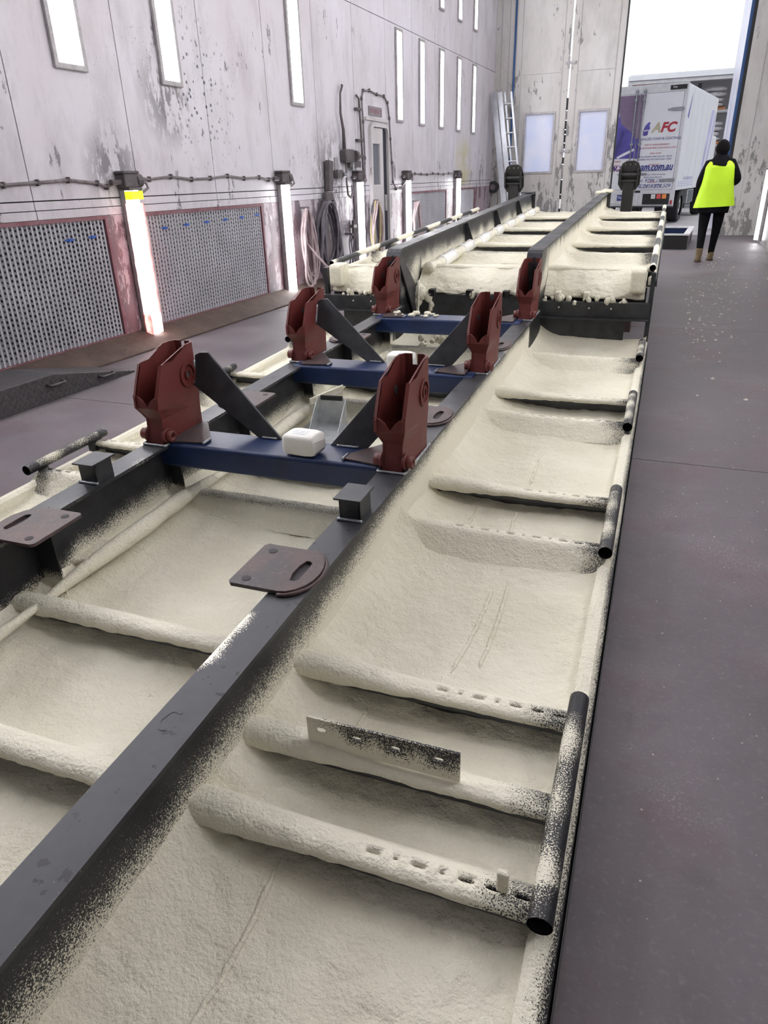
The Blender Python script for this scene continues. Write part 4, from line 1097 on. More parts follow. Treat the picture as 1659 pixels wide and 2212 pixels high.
# foam-coated conduit in the middle bay
def conduit(y0, y1, far, name='foam_conduit', wrap=False):
    m = MB(); n = int((y1 - y0) / .03); path = []; rr = []; at = []
    for k in range(n + 1):
        y = y0 + (y1 - y0) * k / n; z = (zo(y) if far else 0)
        lump = abs(math.sin((y - 1.31) * math.pi / 1.1)) if not far else .5 + .5 * math.sin(y * 4.9)
        path.append((-.385 + .02 * nz(y * 1.6, 2) - .015 * lump, y, z + .058 + .012 * nz(y * 2.2, 7)))
        rr.append((.011 + .022 * lump + .005 * nz(y * 9, 4)) if not wrap else .040 + .007 * nz(y * 9, 4))
    m.tube(path, rr, 12); o = m.build(name, M['foam'], TR, smooth=True)
    if wrap:
        y = y0 + .3
        while y < y1 - .4:
            w_ = MB(); sg = []
            for k in range(7): yy = y + .34 * k / 6; sg.append((-.385 + .02 * nz(yy * 1.6, 2) - .015 * (.5 + .5 * math.sin(yy * 4.9)), yy, zo(yy) + .062 + .012 * nz(yy * 2.2, 7)))
            w_.tube(sg, [.048 + .003 * math.sin(k * 2.4) for k in range(7)], 12).build('white_sleeve', simple('white_plastic_sleeve', (.86, .85, .82), .25, 0, .05, 20, .4, 60) if 'slv' not in M else M['slv'], o, smooth=True)
            y += .64
conduit(YN, 4.42, False); conduit(5.42, YF - .1, True, 'foam_conduit', True)
# the step between the two decks
for side in (-1, 1):
    a, b = (.496, 1.08) if side > 0 else (-1.08, -.496)
    MB().box(a, b, YS, YS + .012, -.04, .17).build('step_wall', M['steel'], TR)
    a, b = (.47, 1.235) if side > 0 else (-1.235, -.47)
    c = MB().box(a, b, YS - .03, YS - .022, .165, .272); c.box(a, b, YS - .075, YS - .03, .163, .170); c.box(a, b, YS - .022, YS + .03, .264, .272)
    c.build('step_channel', M['steel'], TR)
    for q in (.62, .83, .98): MB().cyl((side * q, YS - .031, .235), .006, .004, 'y', 8).build('bolt_hole', M['paper'], TR)
    MB().box(min(side * 1.218, side * 1.248), max(side * 1.218, side * 1.248), YS + .03, YS + .07, -.04, .47).build('step_post', M['steel'], TR)
    m = MB(); nx, nyy = 60, 26; rows = []
    for j in range(nyy + 1):
        t = j / nyy; row = []
        for i in range(nx + 1):
            x = side * (.498 + (1.19 - .498) * i / nx); bulge = math.sin(t * math.pi) ** .6
            yy = YS + .06 + .18 * t - .05 * bulge * (1 - .5 * t) + .014 * nz(x * 7, t * 3, side) + .006 * nz(x * 24, t * 9, side)
            zz = .285 + .185 * t + .012 * nz(x * 9, t * 2, side + 4)
            row.append(m.vert((x, yy, zz)))
        rows.append(row)
    for j in range(nyy):
        for i in range(nx): m.f.append((rows[j][i], rows[j][i + 1], rows[j + 1][i + 1], rows[j + 1][i]))
    m.build('foam_face', M['foam'], TR, smooth=True)
    MB().box(min(side * .5, side * 1.2), max(side * .5, side * 1.2), YS + .1, YS + .11, .26, .36).build('step_back', M['steel'], TR)
    m = rbox(0, .10, YS - .01, YS + .16, .335, .50, .03); m.v = [((side * (1.085 + v[0])), v[1], v[2] + .01 * nz(v[0] * 30, v[1] * 9)) for v in m.v]
    m.build('foam_block', M['foam'], TR, bevel=.012)
    for q, w_ in ((.60, .035), (.80, .04)):
        MB().box(side * q - w_ / 2, side * q + w_ / 2, YS - .005, YS + .07, .285, .335).build('packing_block', M['foam'], TR, bevel=.005)
    rnd = random.Random(4 + side)
    for k in range(22):
        x = side * rnd.uniform(.51, 1.10); r = rnd.uniform(.008, .022)
        MB().ball((x, YS + rnd.uniform(-.02, .03), .283 + rnd.uniform(-.02, .012)), r, r, r * 1.2, 8, 5, .5, 60).build('foam_drip', M['foam'], TR, smooth=True)
MB().box(-.47, .47, YS, YS + .012, -.04, .295).build('step_wall', M['steel'], TR)
m = MB(); nx, nyy = 80, 26; rows = []
for j in range(nyy + 1):
    t = j / nyy; row = []
    for i in range(nx + 1):
        x = -.47 + .94 * i / nx; bulge = math.sin(t * math.pi) ** .6
        yy = YS + .03 + .20 * t - .06 * bulge * (1 - .6 * t) + .012 * nz(x * 8, t * 4, 8) + .006 * nz(x * 26, t * 11, 3)
        row.append(m.vert((x, yy, .295 + .175 * t + .010 * nz(x * 9, t * 3, 5))))
    rows.append(row)
for j in range(nyy):
    for i in range(nx): m.f.append((rows[j][i], rows[j][i + 1], rows[j + 1][i + 1], rows[j + 1][i]))
m.build('foam_face', M['foam'], TR, smooth=True)
for x in (-.335, -.045, .23):
    o = MB().holed([(x - .022, .290), (x + .022, .290), (x + .022, .334), (x - .022, .334)], [(x - .018, .294), (x + .018, .294), (x + .018, .330), (x - .018, .330)], 'y', YS - .03, YS + .05).build('square_tube_end', M['black'], TR)
    MB().box(x - .018, x + .018, YS - .015, YS - .012, .294, .330).build('tube_bore', M['seam'], o)
rnd = random.Random(9)
for (x, z, r) in ((-.36, .27, .03), (-.34, .22, .024), (-.345, .19, .018), (-.02, .30, .02), (-.43, .31, .05), (-.455, .25, .04), (-.47, .21, .03)):
    MB().ball((x, YS - .012, z), r, r * .8, r * 1.25, 10, 7, .5, 40).build('foam_drip', M['foam'], TR, smooth=True)
MB().tube([(-.435, YS - .03, .40), (-.43, YS - .045, .33), (-.432, YS - .05, .22), (-.435, YS - .06, .12), (-.43, YS - .05, .08)], [.012, .009, .008, .008, .006], 8).build('foam_drip', M['foam'], TR, smooth=True)
# foam lumps on the last crossmember and the far beam end
for k in range(16):
    x = rnd.uniform(-.42, -.05); r = rnd.uniform(.008, .03) * (1.2 if k % 4 == 0 else .8)
    MB().ball((x, 4.47 + rnd.uniform(.06, .17), .283 + r * .5), r * 1.3, r, r * .7, 8, 5, .6, 50).build('foam_lump', M['foam'], TR, smooth=True)
for k in range(9):
    MB().ball((BX + rnd.uniform(-.09, .05), YF - .22 + rnd.uniform(-.16, .2), .735 + rnd.uniform(0, .012)), .05, .07, .018, 10, 5, .5, 20).build('foam_lump', M['foam'], TR, smooth=True)
for k in range(26):
    x = rnd.uniform(-.30, .12); r = rnd.uniform(.012, .03)
    MB().ball((x, 4.66 + rnd.uniform(0, .28), .04 + rnd.uniform(0, .09)), r, r, r * .9, 8, 5, .6, 40).build('foam_lump', M['foam'], TR, smooth=True)
# end plates of the far beams
for side in (-1, 1):
    MB().box(BX * side - .05, BX * side + .05, YF - .012, YF + .006, zo(YF) - .04, .735).build('beam_end_plate', M['steel'], TR)
    MB().box(BX * side - .1, BX * side + .05, YF - .30, YF + .0, .738, .746).build('end_pad', M['flange'], TR)
# landing legs at the far end
for side in (-1, 1):
    g = empty('landing_leg', (side * .745, YF + .05, zo(YF) + .0), (0, 0, 0), TR); g['label'] = 'black landing leg with pad upturned on the %s' % ('left' if side < 0 else 'right')
    MB().box(-.07, .07, -.07, .07, -.05, .40).build('leg_tube', M['black'], g, bevel=.01)
    ft = MB(); pts = [(-.135, -.10), (-.135, .06), (-.10, .15), (-.05, .18), (.05, .18), (.10, .15), (.135, .06), (.135, -.10), (.09, -.17), (-.09, -.17)]
    mt = Matrix.Translation((0, -.04, .44)) @ Matrix.Rotation(R(12), 4, 'X')
    ft.prism(pts, 'y', -.012, .012); ft.v = [tuple(mt @ Vector(v)) for v in ft.v]; ft.build('foot_pad', M['black'], g, bevel=.008)
    for x in (-.10, .10): MB().obox(mt @ Matrix.Translation((x, -.05, .0)), .014, .09, .2).build('foot_cheek', M['black'], g, bevel=.003)
    b = MB().cyl((0, 0, 0), .018, .24, 'x', 10); b.v = [tuple(mt @ (Vector(v) + Vector((0, -.05, .03)))) for v in b.v]; b.build('pivot_pin', M['steel'], g)
    b = MB().obox(mt @ Matrix.Translation((0, -.06, -.04)), .18, .02, .02); b.build('cross_bar', M['steel'], g)
    for x in (-.06, 0, .06): MB().obox(mt @ Matrix.Translation((x, -.014, .14)), .012, .006, .012).build('rivet', M['steel_bright'], g)
# small supports under the far deck
for y in (6.2, 9.8):
    for side in (-1, 1):
        o = empty('timber_stand', TR.matrix_basis @ Vector((side * .8, y, 0))); o.location.z = 0
        top = (TR.matrix_basis @ Vector((side * .8, y - .3, zo(y - .3) - .056))).z
        tag(o, 'dark timber support block hidden under the raised deck', 'stand', 'timber stands under the trailer')
        n = int(top / .1); h = top / n
        for k in range(n):
            if k % 2: MB().box(-.3, .3, -.08, .08, k * h, (k + 1) * h - .001).build('timber', M['rust'], o)
            else: MB().box(-.08, .08, -.3, .3, k * h, (k + 1) * h - .001).build('timber', M['rust'], o)
# ------------------------------------------------------------------ loose things lying on the trailer
TM = Matrix.Translation(TR.location) @ TR.rotation_euler.to_matrix().to_4x4()
def on_trailer(name, x, y, z, rz, label, cat, group=None):
    o = empty(name, TM @ Vector((x, y, z)), (TR.rotation_euler.x, 0, TR.rotation_euler.z + rz)); return tag(o, label, cat, group)
def paper_block(x, y, rz, label):
    k_ = .82
    o = on_trailer('paper_bundle', x, y, .2845, rz, label, 'bundle', 'paper bundles on the blue crossmembers')
    m = MB(); n = 10; rings = []
    for k in range(n + 1):
        t = -1 + 2 * k / n; rings.append([])
        for j in range(24):
            a = 2 * math.pi * j / 24; ca, sa = math.cos(a), math.sin(a)
            sq = lambda c: math.copysign(abs(c) ** .35, c)
            rings[-1].append((.078 * t * (1 - .05 * abs(sa)), .062 * sq(ca) * (1 - .10 * abs(t) ** 4) + .002 * nz(t * 5, a), .05 + .048 * sq(sa) * (1 - .10 * abs(t) ** 4) + .002 * nz(t * 6, a * 2, 3)))
    rings = [[(q[0], q[1], q[2]) for q in rg] for rg in rings]
    m.loft(rings, True, True); m.build('wrapped_stack', M['paper'], o, smooth=True)
    for k in range(3): MB().box(-.04, .03, -.03 + .018 * k, -.026 + .018 * k, .0975, .0985).build('print_line', simple('faint_blue_print', (.55, .6, .72), .6), o)
    MB().prism([(-.058, .02), (-.058, .075), (.055, .055), (.058, .02)], 'x', .0765, .0785).build('folded_flap', M['paper'], o)
    o.scale = (k_, k_, k_)
paper_block(.125, 2.165, R(-4), 'white paper wrapped bundle on the nearest blue crossmember')
paper_block(.10, 3.325, R(3), 'white paper wrapped bundle on the middle blue crossmember')
o = on_trailer('galvanised_bracket', -.20, 3.02, .03, R(4), 'folded galvanised sheet bracket lying on foam behind the nearest crossmember', 'bracket')
MB().box(-.13, .13, -.22, .10, .0, .003).build('bracket_base', M['galv'], o)
MB().prism([(-.08, .003), (.08, .003), (.07, .14), (-.07, .14)], 'y', .10, .103).build('bracket_upright', M['galv'], o)
MB().prism([(.10, .003), (-.05, .003), (.10, .14)], 'x', .075, .078).build('bracket_side', M['galv'], o)
MB().prism([(.10, .003), (-.05, .003), (.10, .14)], 'x', -.078, -.075).build('bracket_side', M['galv'], o)
MB().box(-.06, .06, .096, .108, .125, .15).build('bracket_lip', M['black'], o, bevel=.004)
o = on_trailer('foam_board_offcut', -.26, 3.185, .12, R(38), 'pale board offcut standing on edge against the middle blue crossmember', 'offcut')
MB().prism([(-.10, -.04), (.08, .02), (.085, .085), (-.095, .03)], 'y', -.008, .008).build('offcut_board', M['foam'], o, bevel=.003)
MB().bar((-.09, -.010, .0), (.075, -.010, .055), .004, .005, (0, 1, 0)).build('board_ridge', M['paper'], o)

# ------------------------------------------------------------------ the truck outside
TK = empty('box_truck', (-.50, 21.5, 0), (0, 0, R(-8.5))); tag(TK, 'white box truck with foam insulation company graphics parked outside the doors', 'truck')
BW, BL, Z0, Z1 = 2.2, 5.3, .86, 3.26
navy = simple('navy_print', (.02, .03, .22), .5); redp = simple('red_print', (.45, .03, .05), .5); gold = simple('pale_gold_print', (.50, .46, .30), .5)
purple = simple('violet_blue_print', (.10, .085, .36), .45, 0, .35, 3); purple2 = simple('dusky_mauve_print', (.22, .16, .25), .45, 0, .2, 2); purple3 = simple('dark_violet_print', (.06, .05, .22), .45)
skyp = simple('pale_violet_print', (.45, .44, .66), .45, 0, .2, 2)
MB().box(-BW, 0, .06, BL, Z0 - .03, Z1).build('cargo_body', M['white'], TK, bevel=.012)
fr = MB(); fr.holed([(-BW - .01, Z0 - .06), (.012, Z0 - .06), (.012, Z1 + .02), (-BW - .01, Z1 + .02)], [(-BW + .06, Z0), (-.07, Z0), (-.07, Z1 - .17), (-BW + .06, Z1 - .17)], 'y', .0, .07); fr.build('rear_frame', M['whitef'], TK, bevel=.006)
DX = -1.12
doors = []
for a, b in ((-BW + .065, DX - .008), (DX + .008, -.075)):
    d = MB().box(a, b, -.004, .04, Z0 + .006, Z1 - .176).build('cargo_door', M['white'], TK, bevel=.006); doors.append(d)
for x in (DX - .10, DX + .10):
    b = MB().cyl((x, -.03, (Z0 + Z1) / 2 - .02), .016, Z1 - Z0 - .08, 'z', 10).build('lock_bar', M['steel_bright'], TK, smooth=True)
    for z in (Z1 - .12, Z1 - .30, 1.95, 1.25): MB().box(x - .04, x + .04, -.045, .0, z - .03, z + .03).build('bar_clamp', M['steel_bright'], b, bevel=.006)
for z in (Z0 + .22, 1.5 + 1.2):
    MB().prism([(-.42, z - .015), (-.30, z - .04), (-.05, z - .045), (-.02, z), (-.05, z + .045), (-.30, z + .04), (-.42, z + .015)], 'y', -.022, -.004).build('door_hinge', M['steel_bright'], TK, bevel=.006)
for s in (-1, 1): MB().prism([(DX + s * .10, 1.20), (DX + s * .38, 1.225), (DX + s * .38, 1.255), (DX + s * .10, 1.28)], 'y', -.05, -.03).build('door_latch', M['steel_bright'], TK, bevel=.006)
# printed right door
cx = -.60; FR = (R(90), 0, 0)
def tx_(body, size, x, z, mat, sh=.25, sx=1.0, par=None): return text(body, size, (x, -.0062, z), FR, mat, par or doors[1], 'lettering', .001, sh, 'CENTER', sx)
for ch, xx, mm in (('A', -.05, gold), ('F', .13, redp), ('C', .31, redp)): text(ch, .30, (cx + xx, -.0062, 2.30), FR, mm, doors[1], 'lettering', .001, .25, 'CENTER', 1.0, .012)
def flat(name, pts, mat, par, y=-.0062): return MB().prism(pts, 'y', y, y + .002).build(name, mat, par)
flat('worker_emblem', [(cx - .36, 2.14), (cx - .37, 2.24), (cx - .33, 2.36), (cx - .27, 2.43), (cx - .22, 2.45), (cx - .205, 2.41), (cx - .225, 2.38), (cx - .20, 2.30), (cx - .24, 2.24), (cx - .24, 2.16), (cx - .29, 2.13)], purple, doors[1])
flat('worker_emblem', [(cx - .355, 2.235), (cx - .24, 2.255), (cx - .235, 2.275), (cx - .345, 2.262)], M['white'], doors[1], -.0085)
tx_('ADVANCED FOAM & COATINGS', .083, cx + .02, 2.055, navy, .25, .92)
z = 1.92
for body, mat, sz, dz in (('OVER 20 YEARS EXPERIENCE', redp, .052, .075), ('POLYURETHANE SPRAY FOAM INSULATION', redp, .052, .125), ('SPRAY FOAM', redp, .05, .075), ('COOL ROOMS, WINE CELLARS, TRUCK', navy, .05, .065), ('BODIES, POULTRY SHEDS AND TANKS', navy, .05, .125), ('RESIDENTIAL', redp, .05, .075), ('UNDER FLOOR, EXPOSED WALL', navy, .05, .065), ('CAVITIES, GARAGES AND SHEDS.', navy, .05, .095), ('BOATS, ALL TYPES OF ROOFS,', navy, .05, .065), ('PROPS AND DISPLAYS', navy, .05, .115), ('INJECTION', redp, .05, .065), ('TANKS, SEA CONTAINERS,', navy, .05, .065), ('PIPES AND OIL SPILL BOOMS.', navy, .05, .065)):
    tx_(body, sz, cx + .01, z, mat, .25, .95); z -= dz
text('www.adv', .26, (DX - .06, -.0062, 1.40), FR, navy, doors[0], 'lettering', .001, .25, 'RIGHT', .9, .006)
text('foam.com.au', .26, (DX + .04, -.0062, 1.40), FR, navy, doors[1], 'lettering', .001, .25, 'LEFT', .72, .006)
text('PH: 9799 1303', .13, (cx - .03, -.0062, 1.07), FR, navy, doors[1], 'lettering', .001, .25, 'CENTER', .95)
text('MOB: 0414 874 509', .13, (cx - .03, -.0062, .945), FR, navy, doors[1], 'lettering', .001, .25, 'CENTER', .95)
# printed left door: worker in violet coverall
a, b = -BW + .07, DX - .012
flat('door_print', [(a, 1.62), (b, 1.62), (b, 3.07), (a, 3.07)], purple2, doors[0], -.0055)
flat('coverall_print', [(a, 1.62), (b, 1.62), (b, 2.05), (b - .12, 2.22), (b - .34, 2.38), (b - .42, 2.44), (b - .48, 2.66), (b - .66, 2.72), (b - .82, 2.62), (a, 2.4)], purple, doors[0], -.0075)
flat('coverall_print', [(b - .62, 1.62), (b - .50, 1.62), (b - .36, 1.95), (b - .30, 2.25), (b - .36, 2.28), (b - .48, 1.95)], purple3, doors[0], -.009)
flat('coverall_print', [(b - .45, 1.66), (b - .30, 1.74), (b - .02, 1.86), (b - .01, 1.80), (b - .28, 1.68), (b - .42, 1.62)], M['white'], doors[0], -.009)
flat('hood_print', [(b - .80, 2.60), (b - .50, 2.55), (b - .47, 2.66), (b - .58, 2.75), (b - .74, 2.76)], skyp, doors[0], -.009)
for k, s in enumerate(('urethane Foam', '(efficient', 'the market')): text(s, .10, (b - .33, -.0062, 1.56 - .10 * k), FR, redp, doors[0], 'lettering', .001, .2, 'RIGHT', .9)
flat('drum_print', [(a + .05, .90), (a + .42, .90), (a + .42, 1.24), (a + .05, 1.24)], purple, doors[0])
flat('door_print_tail', [(DX + .02, 1.60), (DX + .14, 1.62), (DX + .10, 2.4), (DX + .14, 3.07), (DX + .01, 3.07)], purple2, doors[1])
flat('door_print_tail', [(DX + .012, 1.62), (DX + .12, 1.62), (DX + .14, 1.86), (DX + .05, 2.05), (DX + .012, 2.1)], purple, doors[1], -.0075)
# rear frame top lamp and lower panel
o = MB().box(-.42, -.03, -.012, .0, Z1 - .13, Z1 - .03).build('top_marker_lamp', M['black'], TK)
text('Elite', .06, (-.36, -.014, Z1 - .075), FR, M['white'], o, 'lettering', .001, .2, 'LEFT')
lo = MB().box(-BW, .01, .0, .08, .46, Z0 - .06).build('rear_panel', M['whitef'], TK, bevel=.005)
o = MB().box(-.78, -.10, -.012, .0, .50, .76).build('light_cluster', M['black'], lo)
for x, c in ((-.51, (.75, .72, .72)), (-.37, (.70, .10, .09)), (-.23, (.85, .27, .06))):
    MB().box(x - .055, x + .055, -.02, -.012, .64, .75).build('lamp_lens', simple('tail_lens', c, .25), o, bevel=.006)
MB().box(-.07, -.02, -.012, .0, .50, .60).build('reflector', redp, lo)
o = MB().holed([(-1.75, .53), (-.90, .53), (-.90, .78), (-1.75, .78)], [(-1.70, .57), (-.95, .57), (-.95, .75), (-1.70, .75)], 'y', -.014, .0).build('plate_frame', M['whitef'], lo)
o2 = MB().box(-1.45, -1.08, -.02, -.014, .60, .74).build('number_plate', navy, lo); text('TRANSFER', .10, (-1.265, -.022, .67), FR, M['white'], o2, 'lettering', .001, 0, 'CENTER', .75)
o = MB().box(-1.10, -.86, -.012, .0, .79, .84).build('badge', M['black'], lo); text('Elite', .05, (-1.07, -.014, .815), FR, M['white'], o, 'lettering', .001, .2, 'LEFT')
MB().box(-BW, .01, -.05, .08, .43, .46).build('rear_bumper', M['steel'], TK)
# printed right side: stripes and small print
sd = MB().box(.0, .014, .10, BL - .02, Z0 - .02, Z1 - .03).build('side_panel', M['white'], TK)
for yy in (.9, 1.7, 2.6, 3.4, 4.2): MB().box(.014, .018, yy, yy + .012, Z0, Z1 - .05).build('panel_rib', M['whitef'], sd)
MB().prism([(.35, 2.55), (.55, 2.5), (.75, 3.1), (.62, 2.95)], 'x', .0142, .016).build('flame_print', purple, sd)
MB().prism([(3.6, Z0 + .2), (4.0, Z0 + .2), (4.8, 2.9), (4.3, 2.9)], 'x', .0142, .016).build('stripe_print', skyp, sd)
MB().prism([(4.3, Z0 + .2), (4.6, Z0 + .2), (5.2, 2.6), (5.0, 2.9)], 'x', .0142, .016).build('stripe_print', skyp, sd)
text('www.advfoam.com.au', .17, (.0155, 1.75, 1.12), (R(90), 0, R(90)), skyp, sd, 'lettering', .001, .1)
for k in range(3): MB().box(.0142, .016, .3, 2.6, Z0 + .06 + .05 * k, Z0 + .08 + .05 * k).build('print_line', skyp, sd)
# chassis, wheels
MB().box(-BW + .5, -.5, .3, BL + 1.6, .55, .82).build('truck_chassis', M['black'], TK)
def wheel(x, y, r, wd):
    o = empty('wheel', (x, y, r), (0, 0, 0), TK); m = MB()
    prof = [(r * .62, -wd / 2), (r * .93, -wd / 2), (r, -wd * .38), (r, wd * .38), (r * .93, wd / 2), (r * .62, wd / 2)]
    rings = [[(p[1], p[0] * math.cos(t), p[0] * math.sin(t)) for p in prof] for t in [2 * math.pi * k / 28 for k in range(29)]]
    m.loft(rings, False, False).build('tyre', M['rubber'], o, smooth=False)
    MB().cyl((wd * .1, 0, 0), r * .63, wd * .5, 'x', 24).build('rim', M['whitef'], o, bevel=.02)
    MB().cyl((wd * .36, 0, 0), r * .2, wd * .2, 'x', 16).build('hub', M['steel_bright'], o)
for y in (1.35, 5.0 + .2):
    for x in (-.17, -BW + .17): wheel(x, y, .42, .26 if y > 2 else .30)
wheel(-.50, 1.35, .42, .26)
MB().box(-.5, -.02, 2.3, 3.3, .45, .80).build('side_locker', M['galv'], TK, bevel=.02)
for k in range(5): MB().box(-.02, .0, 2.38 + .18 * k, 2.44 + .18 * k, .47, .78).build('locker_rib', M['steel_bright'], TK)
MB().box(-BW + .1, -.1, BL + .15, BL + 1.7, .6, 2.3).build('cab', M['white'], TK, bevel=.08)
# ------------------------------------------------------------------ store building behind
o = empty('store_building', (0, 31, 0)); tag(o, 'grey open fronted store building behind the truck', 'building')
conc = simple('grey_store_wall', (.36, .36, .37), .8, 0, .08, 1)
MB().box(-2.75, 7, 3.0, 3.2, 0, 4.45).build('rear_wall', conc, o); MB().box(-2.75, 7, .0, 3.2, 4.40, 4.47).build('roof', M['whitef'], o)
MB().box(-2.80, 7, -.15, .02, 4.28, 4.42).build('gutter', M['white'], o); MB().box(-2.80, 7, -.05, .02, 4.16, 4.26).build('fascia', M['whitef'], o)
MB().box(-2.80, -2.65, 0, 3.2, 0, 4.4).build('end_wall', M['whitef'], o)
wood = simple('orange_timber', (.42, .17, .07), .7, 0, .3, 8)
for k in range(7): MB().box(-2.6, -1.75, .05, .1, 3.35 + k * .12, 3.43 + k * .12).build('timber_slat', wood, o)
MB().box(-1.55, -1.25, .05, .12, 3.3, 4.15).build('timber_post', wood, o)
for k, x in enumerate((-.35, 1.6)):
    MB().box(x - .06, x + .06, .3, .42, 0, 4.1).build('rack_upright', M['steel'], o)
for z in (.9, 2.05, 3.15): MB().box(-.4, 1.7, .2, 1.4, z, z + .08).build('rack_shelf', conc, o)
bagm = simple('pale_plastic_bag', (.60, .58, .60), .5, 0, .25, 6)
rnd = random.Random(21); bi = 0
where = {.98: 'lowest', 2.13: 'middle', 3.23: 'top'}
for z in (.98, 2.13, 3.23):
    for c, (x, n) in enumerate(((.15, 4), (1.15, 3))):
        b = empty('bag_stack', (x, 31.92, z + .003)); tag(b, 'stack of pale bags on the %s store shelf, %s' % (where[z], 'beside the truck' if c == 0 else 'beside the open door leaf'), 'bags', 'bag stacks on the store shelves')
        MB().box(-.45, .45, -.4, .4, 0, .09).build('pallet', wood, b)
        for k in range(n): MB().ball((rnd.uniform(-.04, .04), rnd.uniform(-.05, .05), .09 + .09 + k * .17), .46, .42, .105, 14, 6, .15, 5).build('bag', bagm, b, smooth=True)
# ------------------------------------------------------------------ person walking out
def skin_body(name, verts, edges, radii, levels=2):
    me = bpy.data.meshes.new(name); me.from_pydata(verts, edges, []); ob = bpy.data.objects.new(name + '_tmp', me); COL.objects.link(ob)
    md = ob.modifiers.new('skin', 'SKIN'); sv = me.skin_vertices[0].data
    for i, r in enumerate(radii):
        sv[i].radius = r if isinstance(r, tuple) else (r, r); sv[i].use_root = (i == 0)
    sb = ob.modifiers.new('sub', 'SUBSURF'); sb.levels = levels; sb.render_levels = levels
    dg = bpy.context.evaluated_depsgraph_get(); res = bpy.data.meshes.new_from_object(ob.evaluated_get(dg)); res.name = name
    bpy.data.objects.remove(ob); res.polygons.foreach_set('use_smooth', [True] * len(res.polygons)); return res
P = empty('person', (.30, 12.68, 0), (0, 0, R(3))); tag(P, 'person in a yellow vest and dark clothes walking away towards the truck', 'person')
cloth = simple('black_cloth', (.008, .008, .010), .9, 0, .25, 8, spec=.1); skinm = simple('skin', (.50, .30, .22), .5); hair = simple('black_hair', (.005, .0045, .0045), .85, 0, .3, 30, .3, 90, spec=.1)
vestm = simple('lime_yellow_vest', (.58, .92, .02), .6, 0, .06, 4, .25, 9); boot = simple('tan_suede_boot', (.20, .145, .075), .8, 0, .2, 14); sole = simple('brown_sole', (.05, .035, .025), .8)
V = [(0, 0, .90), (0, -.005, 1.06), (0, .0, 1.22), (0, -.005, 1.34), (0, .015, 1.44), (0, .03, 1.49),
     (.10, 0, .86), (.095, .05, .50), (.075, .10, .13), (.075, .14, .05),
     (-.10, 0, .86), (-.105, .0, .49), (-.11, -.14, .12), (-.11, -.12, .04),
     (.165, 0, 1.37), (.275, -.04, 1.15), (.23, .16, 1.10),
     (-.165, 0, 1.36), (-.245, -.02, 1.12), (-.235, .13, .93)]
Eg = [(0, 1), (1, 2), (2, 3), (3, 4), (4, 5), (0, 6), (6, 7), (7, 8), (8, 9), (0, 10), (10, 11), (11, 12), (12, 13), (3, 14), (14, 15), (15, 16), (3, 17), (17, 18), (18, 19)]
Rd = [(.185, .14), (.165, .13), (.17, .13), (.17, .12), .07, .05, .118, .072, .048, .045, .118, .072, .048, .045, .08, .062, .045, .08, .062, .045]
link('clothed_body', skin_body('clothed_body', V, Eg, Rd), cloth, P)
def hand(s, w0, dirv):
    w0 = Vector(w0); d = Vector(dirv).normalized(); up = Vector((0, 0, 1)); sdv = d.cross(up).normalized()
    vs = [w0, w0 + d * .05, w0 + d * .09]; es = [(0, 1), (1, 2)]; rd = [(.024, .018), (.034, .017), (.032, .014)]
    for k in range(4):
        base = w0 + d * .09 + up * (.025 - .017 * k); L = (.034, .04, .036, .028)[k]; i = len(vs)
        vs += [base, base + d * L + sdv * s * .006, base + d * L * 1.6 + sdv * s * .022]; es += [(2, i), (i, i + 1), (i + 1, i + 2)]; rd += [.009, .0085, .007]
    i = len(vs); vs += [w0 + d * .03 + up * .03, w0 + d * .06 + up * .052, w0 + d * .085 + up * .056 + sdv * s * .012]; es += [(0, i), (i, i + 1), (i + 1, i + 2)]; rd += [.012, .0105, .008]
    link('hand', skin_body('hand', [tuple(v) for v in vs], es, rd, 1), skinm, P)
hand(1, (.222, .18, 1.097), (-.25, 1, -.1)); hand(-1, (-.234, .15, .90), (.05, .7, -.7))
hd = MB(); rings = []
for j in range(17):
    ph = -math.pi / 2 + math.pi * j / 16; cr = max(.03, math.cos(ph)); zz = math.sin(ph); rg = []
    for k in range(24):
        t = 2 * math.pi * k / 24; x, y = math.cos(t) * cr, math.sin(t) * cr
        jaw = 1 - .22 * max(0, -zz - .1); yy = y * .098 + (.012 if y > 0 and zz < 0 else 0)
        if y > .8 * cr and -.25 < zz < .12: yy += .018 * (1 - abs(x) * 4 if abs(x) < .25 else 0)       # nose
        if y > .5 * cr and .05 < zz < .22 and .2 < abs(x) < .5: yy -= .008                                # eye sockets
        rg.append((x * .078 * jaw, .03 + yy, 1.565 + zz * .118))
    rings.append(rg)
hd.loft(rings, True, True).build('head', skinm, P, smooth=True)
for s in (-1, 1):
    MB().ball((s * .028, .118, 1.585), .010, .007, .008, 8, 6).build('eye', M['white'], P, smooth=True); MB().ball((s * .080, .025, 1.56), .011, .022, .032, 8, 6).build('ear', skinm, P, smooth=True)
MB().ball((0, .128, 1.508), .024, .007, .006, 10, 5).build('mouth', simple('lips', (.42, .16, .14), .5), P, smooth=True)
hb = MB(); rings = []
for j in range(13):
    zz = -.75 + 1.75 * j / 12; cr = math.sqrt(max(.0009, 1 - min(1, abs(zz)) ** 2)); rings.append([(math.cos(t) * .096 * cr * (1.0 if zz > -.3 else .92), .012 + (math.sin(t) * .113 - (.0 if math.sin(t) < .2 else .055 * math.sin(t))) * cr, 1.575 + zz * .128) for t in [2 * math.pi * k / 22 for k in range(22)]])
hb.loft(rings, True, True).build('hair', hair, P, smooth=True)
hd2 = MB(); rings = []
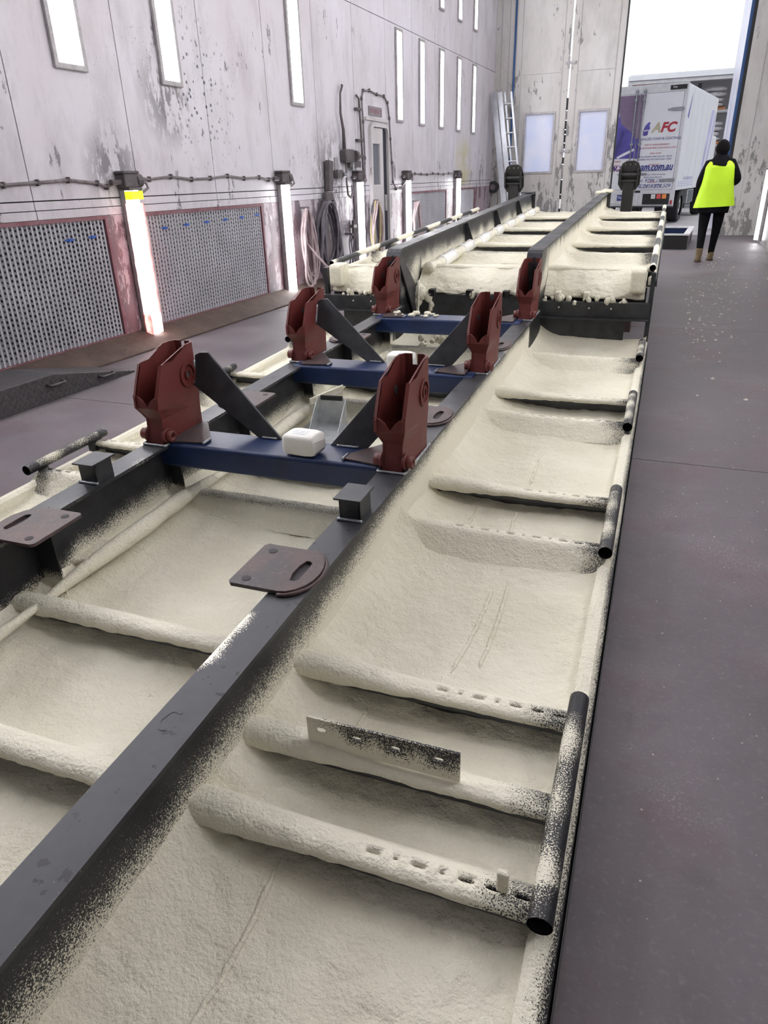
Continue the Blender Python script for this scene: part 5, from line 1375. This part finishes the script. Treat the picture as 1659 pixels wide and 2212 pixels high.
for j in range(9):
    t0 = j / 8; zz = 1.40 + .10 * t0; rr = .135 - .065 * t0
    rings.append([(math.cos(t) * rr * 1.15, -.005 + math.sin(t) * rr * .95 - .03 * (1 - t0), zz + .015 * math.sin(t * 2) - (.05 if math.sin(t) < -.5 else 0) * (1 - t0)) for t in [2 * math.pi * k / 20 for k in range(20)]])
hd2.loft(rings, True, True).build('hood', cloth, P, smooth=True)
vs_ = MB(); rings = []; lev = [(.79, .290, .195), (.84, .280, .19), (.90, .265, .182), (1.0, .245, .170), (1.12, .228, .162), (1.24, .220, .155), (1.33, .212, .146), (1.385, .195, .132), (1.425, .160, .112), (1.445, .125, .095)]
for z, rx, ry in lev:
    u = sstep(1.30, 1.445, z); rg = []
    for k in range(36):
        t = 2 * math.pi * k / 36; cc, ss = math.cos(t), math.sin(t); dip = .085 * u * max(0, -ss) ** 2 + .10 * u * max(0, ss) ** 2
        rg.append((math.copysign(abs(cc) ** .8, cc) * rx, -.005 + math.copysign(abs(ss) ** .8, ss) * (ry + .03 * u * max(0, -ss)) + .010 * nz(t * 3, z * 4), z - dip + .03 * cc * (1.3 - z) * (z < 1.3)))
    rings.append(rg)
vs_.loft(rings, True, False)
vs_.build('vest', vestm, P, smooth=True)
hm = MB(); hm.loft([[(math.cos(t) * rx, -.005 + math.sin(t) * ry, z) for t in [2 * math.pi * k / 28 for k in range(28)]] for z, rx, ry in ((.70, .215, .165), (.73, .222, .17), (.82, .225, .17), (.95, .20, .15))], True, True).build('hoodie_hem', cloth, P, smooth=True)
for (x, y, z, tilt) in ((.078, .12, .0, 0), (-.112, -.14, .0, 0)):
    b = MB(); rg = []
    for zz, ry0, ry1, rx in ((.015, -.075, .17, .045), (.05, -.075, .165, .046), (.085, -.07, .09, .046), (.12, -.062, .055, .047), (.17, -.062, .058, .050), (.20, -.066, .062, .054)):
        rg.append([(x + math.cos(t) * rx, y + (ry0 + ry1) / 2 + math.sin(t) * (ry1 - ry0) / 2, zz) for t in [2 * math.pi * k / 16 for k in range(16)]])
    o = b.loft(rg, True, True).build('boot', boot, P, smooth=True)
    s = MB(); s.loft([[(x + math.cos(t) * .05, y + .047 + math.sin(t) * .127, zz) for t in [2 * math.pi * k / 16 for k in range(16)]] for zz in (0, .02)], True, True).build('boot_sole', sole, o)
# ------------------------------------------------------------------ foam crumbs scattered on the floor
cr = MB(); rnd = random.Random(33)
for k in range(800):
    u = rnd.random()
    if u < .12: x, y, r = .08 + abs(rnd.gauss(0, .25)), rnd.gauss(7.6, 1.2), rnd.uniform(.004, .016)
    elif u < .8: x, y, r = rnd.uniform(.03, 1.2), rnd.uniform(.7, 9), rnd.uniform(.0012, .0035)
    else: x, y, r = rnd.uniform(.2, 1.2), rnd.uniform(8, 14), rnd.uniform(.004, .014)
    if x > 1.25 or x < .04: continue
    a = rnd.uniform(0, 6.28); i = len(cr.v)
    for j in range(4): cr.vert((x + r * rnd.uniform(.6, 1.4) * math.cos(a + j * 1.57), y + r * math.sin(a + j * 1.57), .0005))
    cr.vert((x, y, r * rnd.uniform(.5, 1.1)))
    for j in range(4): cr.f.append((i + j, i + (j + 1) % 4, i + 4))
    cr.f.append((i + 3, i + 2, i + 1, i))
o = cr.build('foam_crumbs', simple('pale_crumbs', (.66, .62, .56), .8)); tag(o, 'pale foam crumbs and grit scattered on the floor beside the trailer', 'crumbs', kind='stuff')
